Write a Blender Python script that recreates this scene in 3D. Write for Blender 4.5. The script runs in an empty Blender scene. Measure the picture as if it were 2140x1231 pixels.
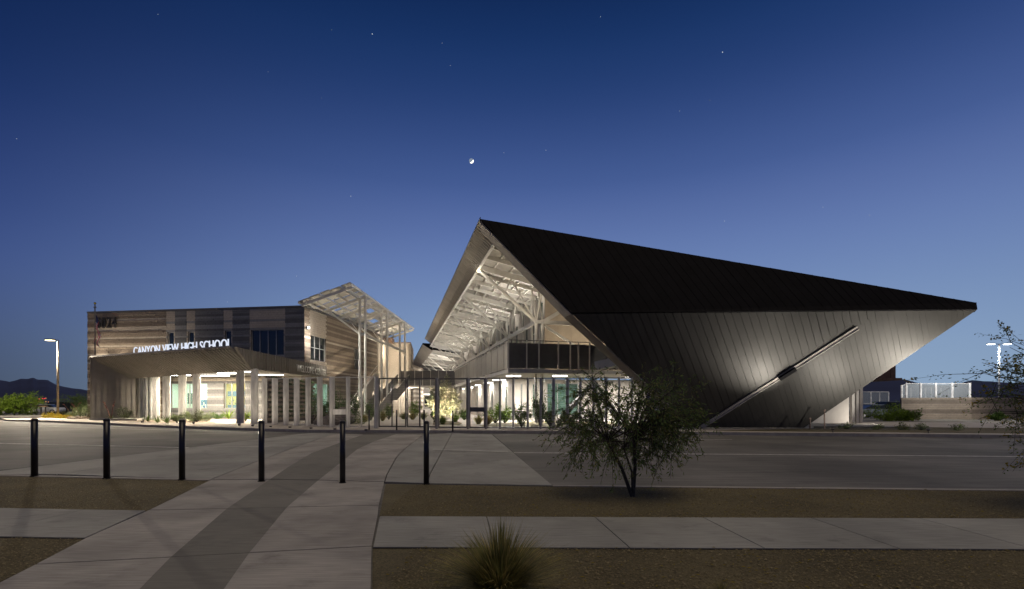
import bpy, math, random
import numpy as np
from mathutils import Vector, Matrix, noise
random.seed(7)
R = math.radians
C = bpy.context.scene.collection
sc = bpy.context.scene
# ------------------------------------------------------------------ camera
CH, F, CX, HY = 1.6, 1010.0, 1070.0, 843.0      # eye height, focal length and horizon of the 2140 px photograph
cam = bpy.data.cameras.new('camera'); co = bpy.data.objects.new('camera', cam); C.objects.link(co)
co.location = (0, 0, CH); co.rotation_euler = (R(90), 0, 0)
cam.sensor_width = 36; cam.lens = 36 * F / 2140; cam.shift_y = (HY - 615.5) / 2140
cam.clip_start = .1; cam.clip_end = 20000
sc.camera = co
# ------------------------------------------------------------------ sky
w = bpy.data.worlds.new('World'); sc.world = w; w.use_nodes = True
nt = w.node_tree; nt.nodes.clear()
o_ = nt.nodes.new('ShaderNodeOutputWorld'); bg = nt.nodes.new('ShaderNodeBackground')
tc = nt.nodes.new('ShaderNodeTexCoord'); sp = nt.nodes.new('ShaderNodeSeparateXYZ')
rp = nt.nodes.new('ShaderNodeValToRGB'); rp2 = nt.nodes.new('ShaderNodeValToRGB')
def s2l(c): return tuple((x / 255 / 12.92) if x / 255 < .04045 else ((x / 255 + .055) / 1.055) ** 2.4 for x in c)
def ramp(rp, stops):
    e = rp.color_ramp.elements
    while len(e) > 1: e.remove(e[0])
    e[0].position = stops[0][0]; e[0].color = s2l(stops[0][1]) + (1,)
    for p, c in stops[1:]:
        k = e.new(p); k.color = s2l(c) + (1,)
    rp.color_ramp.interpolation = 'B_SPLINE'
# by sine of elevation: west (right) half and east (left) half of the twilight sky
ramp(rp, [(0, (142, 166, 190)), (.10, (132, 157, 191)), (.17, (121, 146, 186)), (.235, (110, 134, 181)), (.30, (98, 121, 173)), (.36, (84, 106, 160)), (.41, (70, 94, 150)), (.50, (46, 70, 124)), (.58, (27, 55, 105)), (.64, (19, 44, 90)), (.8, (10, 28, 66)), (1, (7, 20, 48))])
ramp(rp2, [(0, (52, 60, 76)), (.09, (60, 74, 108)), (.187, (56, 76, 131)), (.28, (37, 58, 115)), (.405, (14, 40, 90)), (.51, (9, 32, 75)), (.64, (7, 25, 62)), (.8, (6, 20, 50)), (1, (5, 16, 42))])
mx = nt.nodes.new('ShaderNodeMix'); mx.data_type = 'RGBA'
mr = nt.nodes.new('ShaderNodeMapRange'); mr.interpolation_type = 'SMOOTHSTEP'
mr.inputs[1].default_value = .2; mr.inputs[2].default_value = .97
L_ = nt.links.new
L_(tc.outputs['Generated'], sp.inputs[0]); L_(sp.outputs[2], rp.inputs[0]); L_(sp.outputs[2], rp2.inputs[0]); 
vm_ = nt.nodes.new('ShaderNodeVectorMath'); vm_.operation = 'MULTIPLY'; vm_.inputs[1].default_value = (1, 1, 0); L_(tc.outputs['Generated'], vm_.inputs[0])
vn_ = nt.nodes.new('ShaderNodeVectorMath'); vn_.operation = 'NORMALIZE'; L_(vm_.outputs[0], vn_.inputs[0])
vd_ = nt.nodes.new('ShaderNodeVectorMath'); vd_.operation = 'DOT_PRODUCT'; vd_.inputs[1].default_value = (.35, .937, 0); L_(vn_.outputs[0], vd_.inputs[0])
L_(vd_.outputs['Value'], mr.inputs[0])
L_(mr.outputs[0], mx.inputs[0]); L_(rp2.outputs[0], mx.inputs[6]); L_(rp.outputs[0], mx.inputs[7])
L_(mx.outputs[2], bg.inputs[0]); bg.inputs[1].default_value = 1.0
L_(bg.outputs[0], o_.inputs[0])
sc.view_settings.view_transform = 'Standard'; sc.view_settings.look = 'None'
sc.view_settings.exposure = 0; sc.view_settings.gamma = 1; sc.view_settings.use_curve_mapping = False
sc.cycles.use_denoising = True; sc.cycles.max_bounces = 6; sc.cycles.diffuse_bounces = 3
sc.cycles.transparent_max_bounces = 12; sc.cycles.sample_clamp_indirect = 4
try: sc.cycles.denoiser = 'OPENIMAGEDENOISE'
except Exception: pass
WARM, NEUT, COOL = (1, .86, .66), (1, .94, .84), (.92, .97, 1)
EN = 2.3
def light(kind, loc, target, power, color=NEUT, **k):
    l = bpy.data.lights.new(kind.lower() + '_lamp', kind); l.energy = power * EN; l.color = color
    for a, b in k.items(): setattr(l, a, b)
    o = bpy.data.objects.new(kind.lower() + '_lamp', l); C.objects.link(o); o.location = loc
    if target is not None:
        o.rotation_euler = (Vector(target) - Vector(loc)).to_track_quat('-Z', 'Y').to_euler()
    return o
su = bpy.data.lights.new('twilight_sun', 'SUN'); su.energy = .80; su.angle = R(40); su.color = (1, .83, .60)
so = bpy.data.objects.new('twilight_sun', su); C.objects.link(so); so.rotation_euler = Vector((-.16, .22, -1.0)).to_track_quat('-Z', 'Y').to_euler()
def spot(loc, tgt, p, ang=70, col=NEUT, size=.08, blend=.6): return light('SPOT', loc, tgt, p, col, spot_size=R(ang), spot_blend=blend, shadow_soft_size=size)
def area(loc, tgt, p, sx, sy, col=NEUT, spread=180): return light('AREA', loc, tgt, p, col, shape='RECTANGLE', size=sx, size_y=sy, spread=R(spread))
def point(loc, p, col=NEUT, size=.15): return light('POINT', loc, None, p, col, shadow_soft_size=size)
# ------------------------------------------------------------------ projection helpers (where a thing seen at u,v stands)
def G(u, v, z=0.0):
    Y = (CH - z) * F / (v - HY); return Vector(((u - CX) / F * Y, Y, z))
def PT(u, v, Y): return Vector(((u - CX) / F * Y, Y, CH - (v - HY) / F * Y))
def V(*a): return Vector(a)
# ------------------------------------------------------------------ materials
def mat(name, col, rough=.8, metal=0, var=.25, scale=3, bump=0, bscale=40, detail=4, spec=.5, stretch=(1, 1, 1), big=None, stain=0):
    m = bpy.data.materials.new(name); m.use_nodes = True; t = m.node_tree; b = t.nodes['Principled BSDF']
    b.inputs['Roughness'].default_value = rough; b.inputs['Metallic'].default_value = metal
    b.inputs['Specular IOR Level'].default_value = spec
    tc = t.nodes.new('ShaderNodeTexCoord'); mp = t.nodes.new('ShaderNodeMapping'); mp.inputs[3].default_value = stretch
    geo = t.nodes.new('ShaderNodeNewGeometry')
    t.links.new(geo.outputs['Position'], mp.inputs[0])
    n = t.nodes.new('ShaderNodeTexNoise'); n.inputs['Scale'].default_value = scale; n.inputs['Detail'].default_value = detail
    t.links.new(mp.outputs[0], n.inputs[0])
    r = t.nodes.new('ShaderNodeMapRange'); r.inputs[1].default_value = .3; r.inputs[2].default_value = .7
    r.inputs[3].default_value = 1 - var; r.inputs[4].default_value = 1 + var
    t.links.new(n.outputs[0], r.inputs[0])
    fac = r.outputs[0]
    if big:
        n2 = t.nodes.new('ShaderNodeTexNoise'); n2.inputs['Scale'].default_value = big[0]; n2.inputs['Detail'].default_value = 3
        t.links.new(geo.outputs['Position'], n2.inputs[0])
        r2 = t.nodes.new('ShaderNodeMapRange'); r2.inputs[1].default_value = .35; r2.inputs[2].default_value = .65
        r2.inputs[3].default_value = 1 - big[1]; r2.inputs[4].default_value = 1 + big[1]
        t.links.new(n2.outputs[0], r2.inputs[0])
        mu = t.nodes.new('ShaderNodeMath'); mu.operation = 'MULTIPLY'
        t.links.new(fac, mu.inputs[0]); t.links.new(r2.outputs[0], mu.inputs[1]); fac = mu.outputs[0]
    if stain:
        for sc__, lo, hi, amt in ((1.7, .56, .72, stain), (6.5, .66, .74, stain * .9)):
            n3 = t.nodes.new('ShaderNodeTexNoise'); n3.inputs['Scale'].default_value = sc__; n3.inputs['Detail'].default_value = 6; n3.inputs['Roughness'].default_value = .7
            t.links.new(geo.outputs['Position'], n3.inputs[0]); r4 = t.nodes.new('ShaderNodeMapRange'); r4.inputs[1].default_value = lo; r4.inputs[2].default_value = hi
            r4.inputs[3].default_value = 1; r4.inputs[4].default_value = 1 - amt; t.links.new(n3.outputs[0], r4.inputs[0])
            mm = t.nodes.new('ShaderNodeMath'); mm.operation = 'MULTIPLY'; t.links.new(fac, mm.inputs[0]); t.links.new(r4.outputs[0], mm.inputs[1]); fac = mm.outputs[0]
    oi = t.nodes.new('ShaderNodeObjectInfo'); r3 = t.nodes.new('ShaderNodeMapRange')
    r3.inputs[3].default_value = 1 - var * .3; r3.inputs[4].default_value = 1 + var * .3
    t.links.new(oi.outputs['Random'], r3.inputs[0])
    m2 = t.nodes.new('ShaderNodeMath'); m2.operation = 'MULTIPLY'
    t.links.new(fac, m2.inputs[0]); t.links.new(r3.outputs[0], m2.inputs[1]); fac = m2.outputs[0]
    vm = t.nodes.new('ShaderNodeVectorMath'); vm.operation = 'SCALE'; vm.inputs[0].default_value = col
    t.links.new(fac, vm.inputs['Scale']); t.links.new(vm.outputs[0], b.inputs['Base Color'])
    if bump:
        nb = t.nodes.new('ShaderNodeTexNoise'); nb.inputs['Scale'].default_value = bscale; nb.inputs['Detail'].default_value = 5
        t.links.new(mp.outputs[0], nb.inputs[0])
        bp = t.nodes.new('ShaderNodeBump'); bp.inputs['Strength'].default_value = bump; bp.inputs['Distance'].default_value = .02
        t.links.new(nb.outputs[0], bp.inputs['Height']); t.links.new(bp.outputs[0], b.inputs['Normal'])
    return m
def emis(name, col, s):
    m = bpy.data.materials.new(name); m.use_nodes = True; t = m.node_tree; t.nodes.clear()
    e = t.nodes.new('ShaderNodeEmission'); e.inputs[0].default_value = (*col, 1); e.inputs[1].default_value = s
    o = t.nodes.new('ShaderNodeOutputMaterial'); t.links.new(e.outputs[0], o.inputs[0]); return m
def see(name, col, alpha, rough=.05):
    m = bpy.data.materials.new(name); m.use_nodes = True; t = m.node_tree; b = t.nodes['Principled BSDF']
    b.inputs['Base Color'].default_value = (*col, 1); b.inputs['Roughness'].default_value = rough
    tr = t.nodes.new('ShaderNodeBsdfTransparent'); tr.inputs[0].default_value = (.86, .97, .92, 1) if rough < .2 else (1, 1, 1, 1)
    mx = t.nodes.new('ShaderNodeMixShader'); mx.inputs[0].default_value = alpha
    t.links.new(tr.outputs[0], mx.inputs[1]); t.links.new(b.outputs[0], mx.inputs[2])
    t.links.new(mx.outputs[0], t.nodes['Material Output'].inputs[0]); return m
def leafmat(name, col, var=.5):
    m = mat(name, col, .6, 0, var, 9, 0, spec=.25); t = m.node_tree; b = t.nodes['Principled BSDF']
    tl = t.nodes.new('ShaderNodeBsdfTranslucent'); src = b.inputs['Base Color'].links[0].from_socket
    t.links.new(src, tl.inputs[0]); mx = t.nodes.new('ShaderNodeMixShader'); mx.inputs[0].default_value = .3
    t.links.new(b.outputs[0], mx.inputs[1]); t.links.new(tl.outputs[0], mx.inputs[2])
    t.links.new(mx.outputs[0], t.nodes['Material Output'].inputs[0]); return m
M = dict(
    conc=mat('concrete_brushed', (.375, .35, .31), .85, 0, .20, 5, .35, 60, stretch=(.5, 9, 1), stain=.3, big=(.8, .22)),
    concdark=mat('concrete_dark_band', (.195, .185, .155), .85, 0, .18, 5, .35, 60, stretch=(.5, 9, 1), stain=.25, big=(.45, .12)),
    concgrey=mat('concrete_grey', (.335, .33, .295), .85, 0, .18, 5, .35, 60, stretch=(.5, 8, 1), stain=.3, big=(.6, .16)),
    plaza=mat('concrete_plaza', (.42, .38, .33), .85, 0, .12, 2, .2, 50, big=(.3, .1)),
    kerb=mat('kerb_concrete', (.36, .33, .29), .85, 0, .15, 4, .2, 60),
    asphalt=mat('asphalt', (.168, .16, .142), .8, 0, .26, 9, .5, 130, big=(.3, .3), stain=.25, stretch=(.05, 1, 1)),
    paint=mat('road_paint', (.62, .6, .56), .7, 0, .3, 6),
    gravelbed=mat('gravel_bed', (.135, .112, .055), .95, 0, .45, 55, .8, 110, big=(.7, .22)),
    stone=mat('gravel_stone', (.24, .20, .11), .9, 0, .6, 30),
    desert=mat('desert_ground', (.13, .1, .07), .95, 0, .3, .6),
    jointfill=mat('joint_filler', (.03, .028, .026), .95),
    blk0=mat('block_smooth_light', (.47, .41, .34), .9, 0, .12, 6, .3, 60, big=(.5, .08)),
    blk1=mat('block_split_tan', (.30, .245, .19), .95, 0, .22, 14, .9, 50, big=(.5, .1)),
    blk2=mat('block_split_brown', (.19, .152, .12), .95, 0, .22, 14, .9, 50, big=(.5, .1)),
    blk3=mat('block_grey', (.27, .268, .265), .9, 0, .12, 6, .3, 60),
    mortar=mat('mortar', (.17, .145, .12), .95),
    roofm=mat('roof_dark_metal', (.010, .0093, .0105), .75, 0, .18, 1.2, .05, 3, spec=.08),
    wallm=mat('bronze_wall_panel', (.07, .066, .06), .45, .5, .14, .9, .12, 2.5, stretch=(1, 1, .4)),
    porchm=mat('porch_bronze_panel', (.27, .245, .215), .5, .3, .12, 1.5, .1, 4),
    cham=mat('eave_metal', (.30, .27, .23), .55, .35, .12, 1.5),
    galv=mat('galvanised_fin', (.60, .58, .55), .5, .15, .2, 6, .1, 20, stretch=(1, 1, .3)),
    galvd=mat('dark_post_metal', (.13, .125, .12), .45, .5, .15, 6),
    white=mat('white_painted_steel', (.70, .67, .61), .5, 0, .08, 3),
    deck=mat('ceiling_deck', (.40, .375, .34), .7, 0, .12, 3),
    plaster=mat('pale_plaster', (.60, .555, .50), .85, 0, .06, 2, .1, 60, big=(.4, .05)),
    beige=mat('beige_cladding', (.42, .35, .27), .7, 0, .08, 2, .05, 30, big=(.4, .08)),
    guard=mat('guard_panel_dark', (.15, .145, .14), .5, .1, .1, 3),
    guardl=mat('guard_panel_zinc', (.30, .285, .26), .45, .4, .1, 3, .05, 8),
    alu=mat('window_frame', (.36, .36, .35), .4, .3, .05, 3),
    gdark=mat('glass_unlit', (.012, .02, .028), .06, 0, .2, 2, spec=.8),
    ggreen=mat('glass_green', (.05, .10, .065), .1, 0, .5, 1.2, spec=.7),
    gclear=see('glass_clear', (.6, .8, .75), .10),
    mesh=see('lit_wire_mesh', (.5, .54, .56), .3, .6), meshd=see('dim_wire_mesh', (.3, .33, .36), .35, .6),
    inner=mat('interior_paint', (.72, .72, .66), .8, 0, .04, 2), yellow=mat('interior_yellow', (.75, .5, .1), .8, 0, .05),
    blue=mat('poster_blue', (.05, .13, .38), .6, 0, .1), screen=mat('screen_black', (.02, .025, .03), .2),
    black=mat('bollard_black', (.014, .013, .016), .32, .1, .2, 8, .05, 60), rubber=mat('rubber', (.02, .02, .02), .8),
    bark=mat('bark', (.06, .05, .04), .9, 0, .4, 20, .6, 60), barkl=mat('pale_bark', (.3, .25, .18), .9, 0, .3, 20, .6, 60),
    rock=mat('rock_tan', (.40, .32, .24), .9, 0, .3, 6, .6, 20), rockd=mat('rock_grey', (.16, .14, .13), .9, 0, .3, 6, .6, 20),
    leafd=leafmat('leaf_dark_green', (.12, .18, .05)), leafg=leafmat('leaf_green', (.07, .13, .03)),
    leafs=leafmat('leaf_sage', (.16, .2, .09)), leafy=leafmat('leaf_pale_gold', (.58, .55, .36)), leafb=leafmat('leaf_bright', (.14, .22, .02)),
    straw=leafmat('grass_straw', (.40, .32, .11)), grassg=leafmat('grass_olive', (.19, .19, .06)),
    gold=leafmat('flower_yellow', (.30, .23, .02), .3), pink=leafmat('flower_coral', (.36, .15, .12), .3),
    hill=mat('mountain_rock', (.032, .042, .10), 1, 0, .2, .002), solar=mat('solar_panel_back', (.56, .53, .48), .6, 0, .08, 2),  # hill: the blue of distance haze is put into the colour
    red=mat('flag_red', (.62, .03, .05), .8), fwhite=mat('flag_white', (.8, .77, .74), .8), navy=mat('flag_navy', (.03, .04, .12), .8),
    carw=mat('car_paint_white', (.6, .6, .6), .25), carg=mat('car_paint_grey', (.22, .24, .27), .25, .4), cark=mat('car_paint_dark', (.02, .022, .03), .25),
    trough=mat('trough_metal', (.45, .41, .36), .5, .2), bg1=mat('block_split_grey', (.20, .198, .20), .95, 0, .22, 14, .9, 50), bg2=mat('block_split_dark_grey', (.135, .133, .136), .95, 0, .22, 14, .9, 50),
    postm=mat('grey_post_metal', (.30, .29, .28), .5, .2, .15, 6), brown=mat('brown_metal', (.16, .10, .07), .6, .1), numm=mat('numeral_metal', (.045, .042, .04), .5, .2),
    letl=mat('letter_metal_light', (.72, .70, .66), .4, .2), wood=mat('tan_rail', (.42, .28, .18), .7),
)
M['led'] = emis('lit_led_strip', (1, .96, .88), 9); M['lamp'] = emis('lit_lamp_lens', (1, .80, .45), 4); M['lampc'] = emis('lit_cool_lens', (.9, .96, 1), 9)
M['lett'] = emis('lit_letter_face', (.80, .86, 1), .95); M['moonlit'] = emis('moon_sunlit', (1, .93, .78), 3.5); M['moondim'] = emis('moon_earthshine', (.34, .42, .55), .62)
M['star'] = emis('star_light', (.9, .95, 1), .8)
M['cityr'] = emis('city_light_red', (1, .04, .06), 2); M['cityo'] = emis('city_light_orange', (1, .45, .12), 2)
# ------------------------------------------------------------------ mesh building
WL = {}
class MB:
    def __init__(s): s.v = []; s.f = []; s.m = []
    def face(s, pts, mi=0):
        b = len(s.v); s.v += [tuple(p) for p in pts]; s.f.append(tuple(range(b, b + len(pts)))); s.m.append(mi)
    def prism(s, poly, ext, mi=0, mside=None):
        n = len(poly); b = len(s.v); e = Vector(ext)
        s.v += [tuple(p) for p in poly] + [tuple(Vector(p) + e) for p in poly]
        s.f.append(tuple(range(b, b + n))); s.m.append(mi); s.f.append(tuple(range(b + 2 * n - 1, b + n - 1, -1))); s.m.append(mi)
        for i in range(n):
            j = (i + 1) % n; s.f.append((b + i, b + n + i, b + n + j, b + j)); s.m.append(mi if mside is None else mside)
    def box(s, c, x, y, z, mi=0):       # centre, three half-axis vectors
        c, x, y, z = Vector(c), Vector(x), Vector(y), Vector(z)
        s.prism([c - x - y - z, c + x - y - z, c + x + y - z, c - x + y - z], 2 * z, mi)
    def abox(s, x0, x1, y0, y1, z0, z1, mi=0):
        s.prism([(x0, y0, z0), (x1, y0, z0), (x1, y1, z0), (x0, y1, z0)], (0, 0, z1 - z0), mi)
    def bar(s, p, q, w, h, mi=0, up=(0, 0, 1)):
        p, q = Vector(p), Vector(q); d = (q - p); l = d.length
        if l < 1e-5: return
        d.normalize(); up = Vector(up); sd = d.cross(up)
        if sd.length < 1e-3: sd = d.cross(Vector((1, 0, 0)))
        sd.normalize(); u2 = sd.cross(d)
        s.box((p + q) / 2, d * l / 2, sd * w / 2, u2 * h / 2, mi)
    def tube(s, pts, rads, n=6, mi=0, cap=True):
        pts = [Vector(p) for p in pts]
        if not hasattr(rads, '__len__'): rads = [rads] * len(pts)
        b = len(s.v); prev = None
        for i, p in enumerate(pts):
            d = (pts[min(i + 1, len(pts) - 1)] - pts[max(i - 1, 0)]).normalized()
            a = d.cross(prev) if prev is not None else None
            sd = (prev - d * prev.dot(d)) if prev is not None else d.cross(Vector((.3, .9, .1)) if abs(d.z) > .5 else Vector((0, 0, 1)))
            sd.normalize(); prev = sd; t = d.cross(sd)
            for k in range(n):
                an = 2 * math.pi * k / n; s.v.append(tuple(p + (sd * math.cos(an) + t * math.sin(an)) * rads[i]))
        for i in range(len(pts) - 1):
            for k in range(n):
                k2 = (k + 1) % n; s.f.append((b + i * n + k, b + i * n + k2, b + (i + 1) * n + k2, b + (i + 1) * n + k)); s.m.append(mi)
        if cap:
            s.f.append(tuple(b + k for k in range(n))[::-1]); s.m.append(mi)
            e = b + (len(pts) - 1) * n; s.f.append(tuple(e + k for k in range(n))); s.m.append(mi)
    def blob(s, c, rx, ry, rz, seed=0, am=.25, mi=0, nu=10, nv=7, flat=0):
        b = len(s.v); c = Vector(c)
        for j in range(nv + 1):
            th = math.pi * j / nv
            for i in range(nu):
                ph = 2 * math.pi * i / nu; d = Vector((math.sin(th) * math.cos(ph), math.sin(th) * math.sin(ph), math.cos(th)))
                k = 1 + am * noise.noise(d * 1.6 + Vector((seed * 3.1, seed, 0)))
                s.v.append((c.x + d.x * rx * k, c.y + d.y * ry * k, max(c.z + d.z * rz * k, c.z - rz * (1 - flat))))
        for j in range(nv):
            for i in range(nu):
                i2 = (i + 1) % nu; s.f.append((b + j * nu + i, b + (j + 1) * nu + i, b + (j + 1) * nu + i2, b + j * nu + i2)); s.m.append(mi)
    def build(s, name, mats, parent=None, smooth=False):
        me = bpy.data.meshes.new(name); a = np.array(s.v, dtype=float)
        lo, hi = a.min(0), a.max(0); c = (lo + hi) / 2
        if parent is None: c[2] = lo[2]
        a = a - c; me.from_pydata(a.tolist(), [], s.f)
        if not isinstance(mats, (list, tuple)): mats = [mats]
        for m in mats: me.materials.append(m)
        if len(mats) > 1: me.polygons.foreach_set('material_index', s.m)
        if smooth: me.polygons.foreach_set('use_smooth', [True] * len(me.polygons))
        me.update(); me.validate()
        return link(name, me, Vector(c), parent)
def link(name, me, wl, parent=None):
    o = bpy.data.objects.new(name, me); C.objects.link(o); WL[o] = Vector(wl)
    if parent is not None: o.parent = parent; o.location = Vector(wl) - WL[parent]
    else: o.location = wl
    return o
def tag(o, label=None, cat=None, group=None, kind=None):
    if label: o['label'] = label
    if cat: o['category'] = cat
    if group: o['group'] = group
    if kind: o['kind'] = kind
    return o
def thing(name, label, cat, loc, group=None):
    return tag(link(name, None, loc), label, cat, group)
def struct(o): return tag(o, kind='structure')
def children(o): return [c for c in bpy.data.objects if c.parent == o]
def copy_tree(o, loc=None, rz=None, sc_=None, parent=None, label=None):
    c = o.copy(); C.objects.link(c); c.parent = parent
    if loc is not None: c.location = loc
    if rz is not None: c.rotation_euler = (0, 0, rz)
    if sc_ is not None: c.scale = sc_ if hasattr(sc_, '__len__') else (sc_,) * 3
    if label: c['label'] = label
    for ch in list(o.children): copy_tree(ch, parent=c)
    return c
def inset(poly, d):
    n = len(poly); out = []
    ar = sum(poly[i].x * poly[(i + 1) % n].y - poly[(i + 1) % n].x * poly[i].y for i in range(n)); s = 1 if ar > 0 else -1
    for i in range(n):
        a, b, c = poly[i - 1], poly[i], poly[(i + 1) % n]
        d1 = Vector((b.x - a.x, b.y - a.y)).normalized(); d2 = Vector((c.x - b.x, c.y - b.y)).normalized()
        n1 = Vector((-d1.y, d1.x)) * s; n2 = Vector((-d2.y, d2.x)) * s
        m = n1 + n2; k = d * 2 / max(m.length_squared, .3)
        out.append(Vector((b.x + m.x * k, b.y + m.y * k, b.z)))
    return out
def sheet(name, pts, m, kind=True, t=.03):
    b = MB(); b.prism([Vector(p) for p in pts], (0, 0, -t)); o = b.build(name, m)
    return struct(o) if kind else o
def clip2(poly, a, lim, keep_gt):
    out = []; n = len(poly)
    for i in range(n):
        p, q = poly[i], poly[(i + 1) % n]; fp = (p[a] - lim) * (1 if keep_gt else -1); fq = (q[a] - lim) * (1 if keep_gt else -1)
        if fp >= 0: out.append(p)
        if fp * fq < 0:
            t = fp / (fp - fq); out.append((p[0] + (q[0] - p[0]) * t, p[1] + (q[1] - p[1]) * t))
    return out
def clad(name, poly, along, width, m, parent, out_hint, th=.03, rib=.05, ribw=.04, gap=.004, backing=None, off=0.0, maxn=300, back_th=.12):
    """standing-seam panels over a planar polygon, one object each, over one backing sheet"""
    poly = [Vector(p) for p in poly]
    n = (poly[1] - poly[0]).cross(poly[2] - poly[0]).normalized()
    if n.dot(Vector(out_hint)) < 0: n = -n
    al = Vector(along); al = (al - n * al.dot(n)).normalized(); ac = al.cross(n).normalized(); o = poly[0]
    p2 = [((p - o).dot(ac), (p - o).dot(al)) for p in poly]
    lo, hi = min(p[0] for p in p2), max(p[0] for p in p2)
    back = lambda q, h: o + ac * q[0] + al * q[1] + n * h
    if backing:
        b = MB(); b.prism([back(q, 0) for q in p2], -n * back_th); b.build(backing, m, parent)
    k = 0; a = lo; nn = 0
    while a < hi - .01:
        a1 = min(a + width, hi)
        s1 = clip2(clip2(p2, 0, a + gap, True), 0, min(a + gap + ribw, a1), False); s2 = clip2(clip2(p2, 0, min(a + gap + ribw, a1), True), 0, a1 - gap, False)
        b = MB(); wob = random.uniform(-.004, .004)
        if len(s1) > 2: b.prism([back(q, .002) for q in s1], n * (th + rib))
        if len(s2) > 2: b.prism([back(q, .002) for q in s2], n * (th + wob))
        if b.f and nn < maxn: b.build(name, m, parent); nn += 1
        a = a1
# ================================================================== GROUND
sheet('ground', [(-6000, -40, -.3), (6000, -40, -.3), (6000, 6000, -.3), (-6000, 6000, -.3)], M['desert'])
road = sheet('road', [(-140, 2, -.02), (140, 2, -.02), (140, 60, -.02), (-140, 60, -.02)], M['asphalt'], t=.25)
sheet('parking_lot', [(-140, 60.02, -.02), (-44, 60.02, -.02), (-44, 170, -.02), (-140, 170, -.02)], M['asphalt'])
sheet('parking_lot', [(26, 60.02, -.02), (140, 60.02, -.02), (140, 170, -.02), (26, 170, -.02)], M['asphalt'])
def strip(name, a, b, wd, m, z):
    a, b = Vector(a), Vector(b); d = (b - a).normalized(); s = Vector((-d.y, d.x, 0)) * wd / 2
    return sheet(name, [Vector((p.x, p.y, z)) for p in (a - s, b - s, b + s, a + s)], m, t=.003)
strip('lane_line', G(1074, 945), G(2500, 956), .13, M['paint'], -.012)
strip('lane_line', G(-200, 921), G(402, 935), .13, M['paint'], -.012)
strip('lane_line', G(60, 890), G(520, 903), .12, M['paint'], -.012)
strip('lane_line', G(1440, 917), G(1530, 918), .12, M['paint'], -.012)
# near verge: gravel beds, sidewalks and the wide path made of slabs
verge = sheet('verge', [(-60, -6, -.035), (60, -6, -.035), (60, 9.3, -.035), (-60, 9.3, -.035)], M['gravelbed'], t=.2)
def zf(v): return .12 * max(0, min(1, (1000 - v) / 92))
def GZ(u, v):
    z = zf(v); return G(u, v, z)
beds = []
def bed(pts):
    p = [G(*q) for q in pts]; beds.append(p); return sheet('gravel_bed', [x - Vector((0, 0, .01)) for x in p], M['gravelbed'])
bed([(-900, 985), (0, 993), (437, 1003.5), (306, 1066), (0, 1061), (-900, 1052)])
bed([(-900, 1122), (0, 1121.5), (176, 1124.5), (0, 1214.5), (-166, 1299), (-900, 1300)])
bed([(806, 1010.5), (1156, 1016.5), (3200, 1034), (3200, 1086), (1300, 1081.5), (793, 1077.5)])
bed([(779, 1144), (3200, 1152), (3200, 1420), (777, 1420)])
path = sheet('path', [(p.x, p.y, -.03) for p in [G(-400, 1420), G(72, 1179), G(309, 1066), G(440, 1003), G(804, 1008), G(791, 1078), G(779, 1143), G(777, 1420)]], M['jointfill'])
cross_ = sheet('path', [(p.x, p.y, -.015) for p in [G(-80, 994), G(440, 1003), G(804, 1008), G(1156, 1015), G(1032, 909), G(650, 904), G(216, 957), G(-80, 990)]], M['jointfill'], t=.02)
LB = {(105, 1420), (224, 1300), (357, 1164), (474, 1063), (564, 1002), (565, 1001), (605, 974.5), (651, 947), (711, 925), (760, 908)}
RB = {(333, 1420), (419, 1300), (521, 1155), (600, 1059.5), (665, 1003.5), (666, 1003), (714, 965), (747, 938.5), (783, 922), (829, 907)}
def inset_e(poly, ds):
    n = len(poly); ar = sum(poly[i].x * poly[(i + 1) % n].y - poly[(i + 1) % n].x * poly[i].y for i in range(n)); s = 1 if ar > 0 else -1; out = []; L = []
    for i in range(n):
        a, b = poly[i], poly[(i + 1) % n]; d = Vector((b.x - a.x, b.y - a.y)).normalized(); nn = Vector((-d.y, d.x)) * s; L.append((Vector((a.x, a.y)) + nn * ds[i], d, nn))
    for i in range(n):
        (p, d, n1), (q, e, n2) = L[i - 1], L[i]; cr = d.x * e.y - d.y * e.x
        if abs(cr) < .05: r = Vector((poly[i].x, poly[i].y)) + n2 * ds[i]
        else: r = p + d * (((q - p).x * e.y - (q - p).y * e.x) / cr)
        out.append(Vector((r.x, r.y, poly[i].z)))
    return out
def slab(pts, m, parent, d=.014, t=.12):
    n = len(pts); ds = [.0006 if any(pts[i] in B and pts[(i + 1) % n] in B for B in (LB, RB)) else max(d, .006) for i in range(n)]
    p = inset_e([GZ(*q) for q in pts], ds); b = MB()
    n = len(p); b.v += [tuple(x) for x in p] + [(x.x, x.y, x.z - t) for x in p]
    b.f.append(tuple(range(n))); b.m.append(0)
    for i in range(n):
        j = (i + 1) % n; b.f.append((i, i + n, j + n, j)); b.m.append(0)
    o = b.build('paving_slab', m, parent); return o
cm, dm, gm = M['conc'], M['concdark'], M['concgrey']
S = slab
S([(-400, 1420), (-166, 1300), (72, 1179), (357, 1164), (224, 1300), (105, 1420)], cm, path); S([(105, 1420), (224, 1300), (357, 1164), (521, 1155), (419, 1300), (333, 1420)], dm, path, .001)
S([(333, 1420), (419, 1300), (521, 1155), (779, 1141), (777, 1300), (776, 1420)], cm, path)
S([(72, 1179), (178, 1124), (309, 1066), (474, 1063), (357, 1164)], cm, path); S([(357, 1164), (474, 1063), (600, 1059.5), (521, 1155)], dm, path, .003)
S([(521, 1155), (600, 1059.5), (793, 1055.6), (791, 1078), (779, 1141)], cm, path)
S([(309, 1066), (440, 1002.5), (564, 1002), (474, 1063)], cm, path); S([(474, 1063), (564, 1002), (665, 1003.5), (600, 1059.5)], dm, path, .003)
S([(600, 1059.5), (665, 1003.5), (804, 1007), (793, 1055.6)], cm, path)
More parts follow.
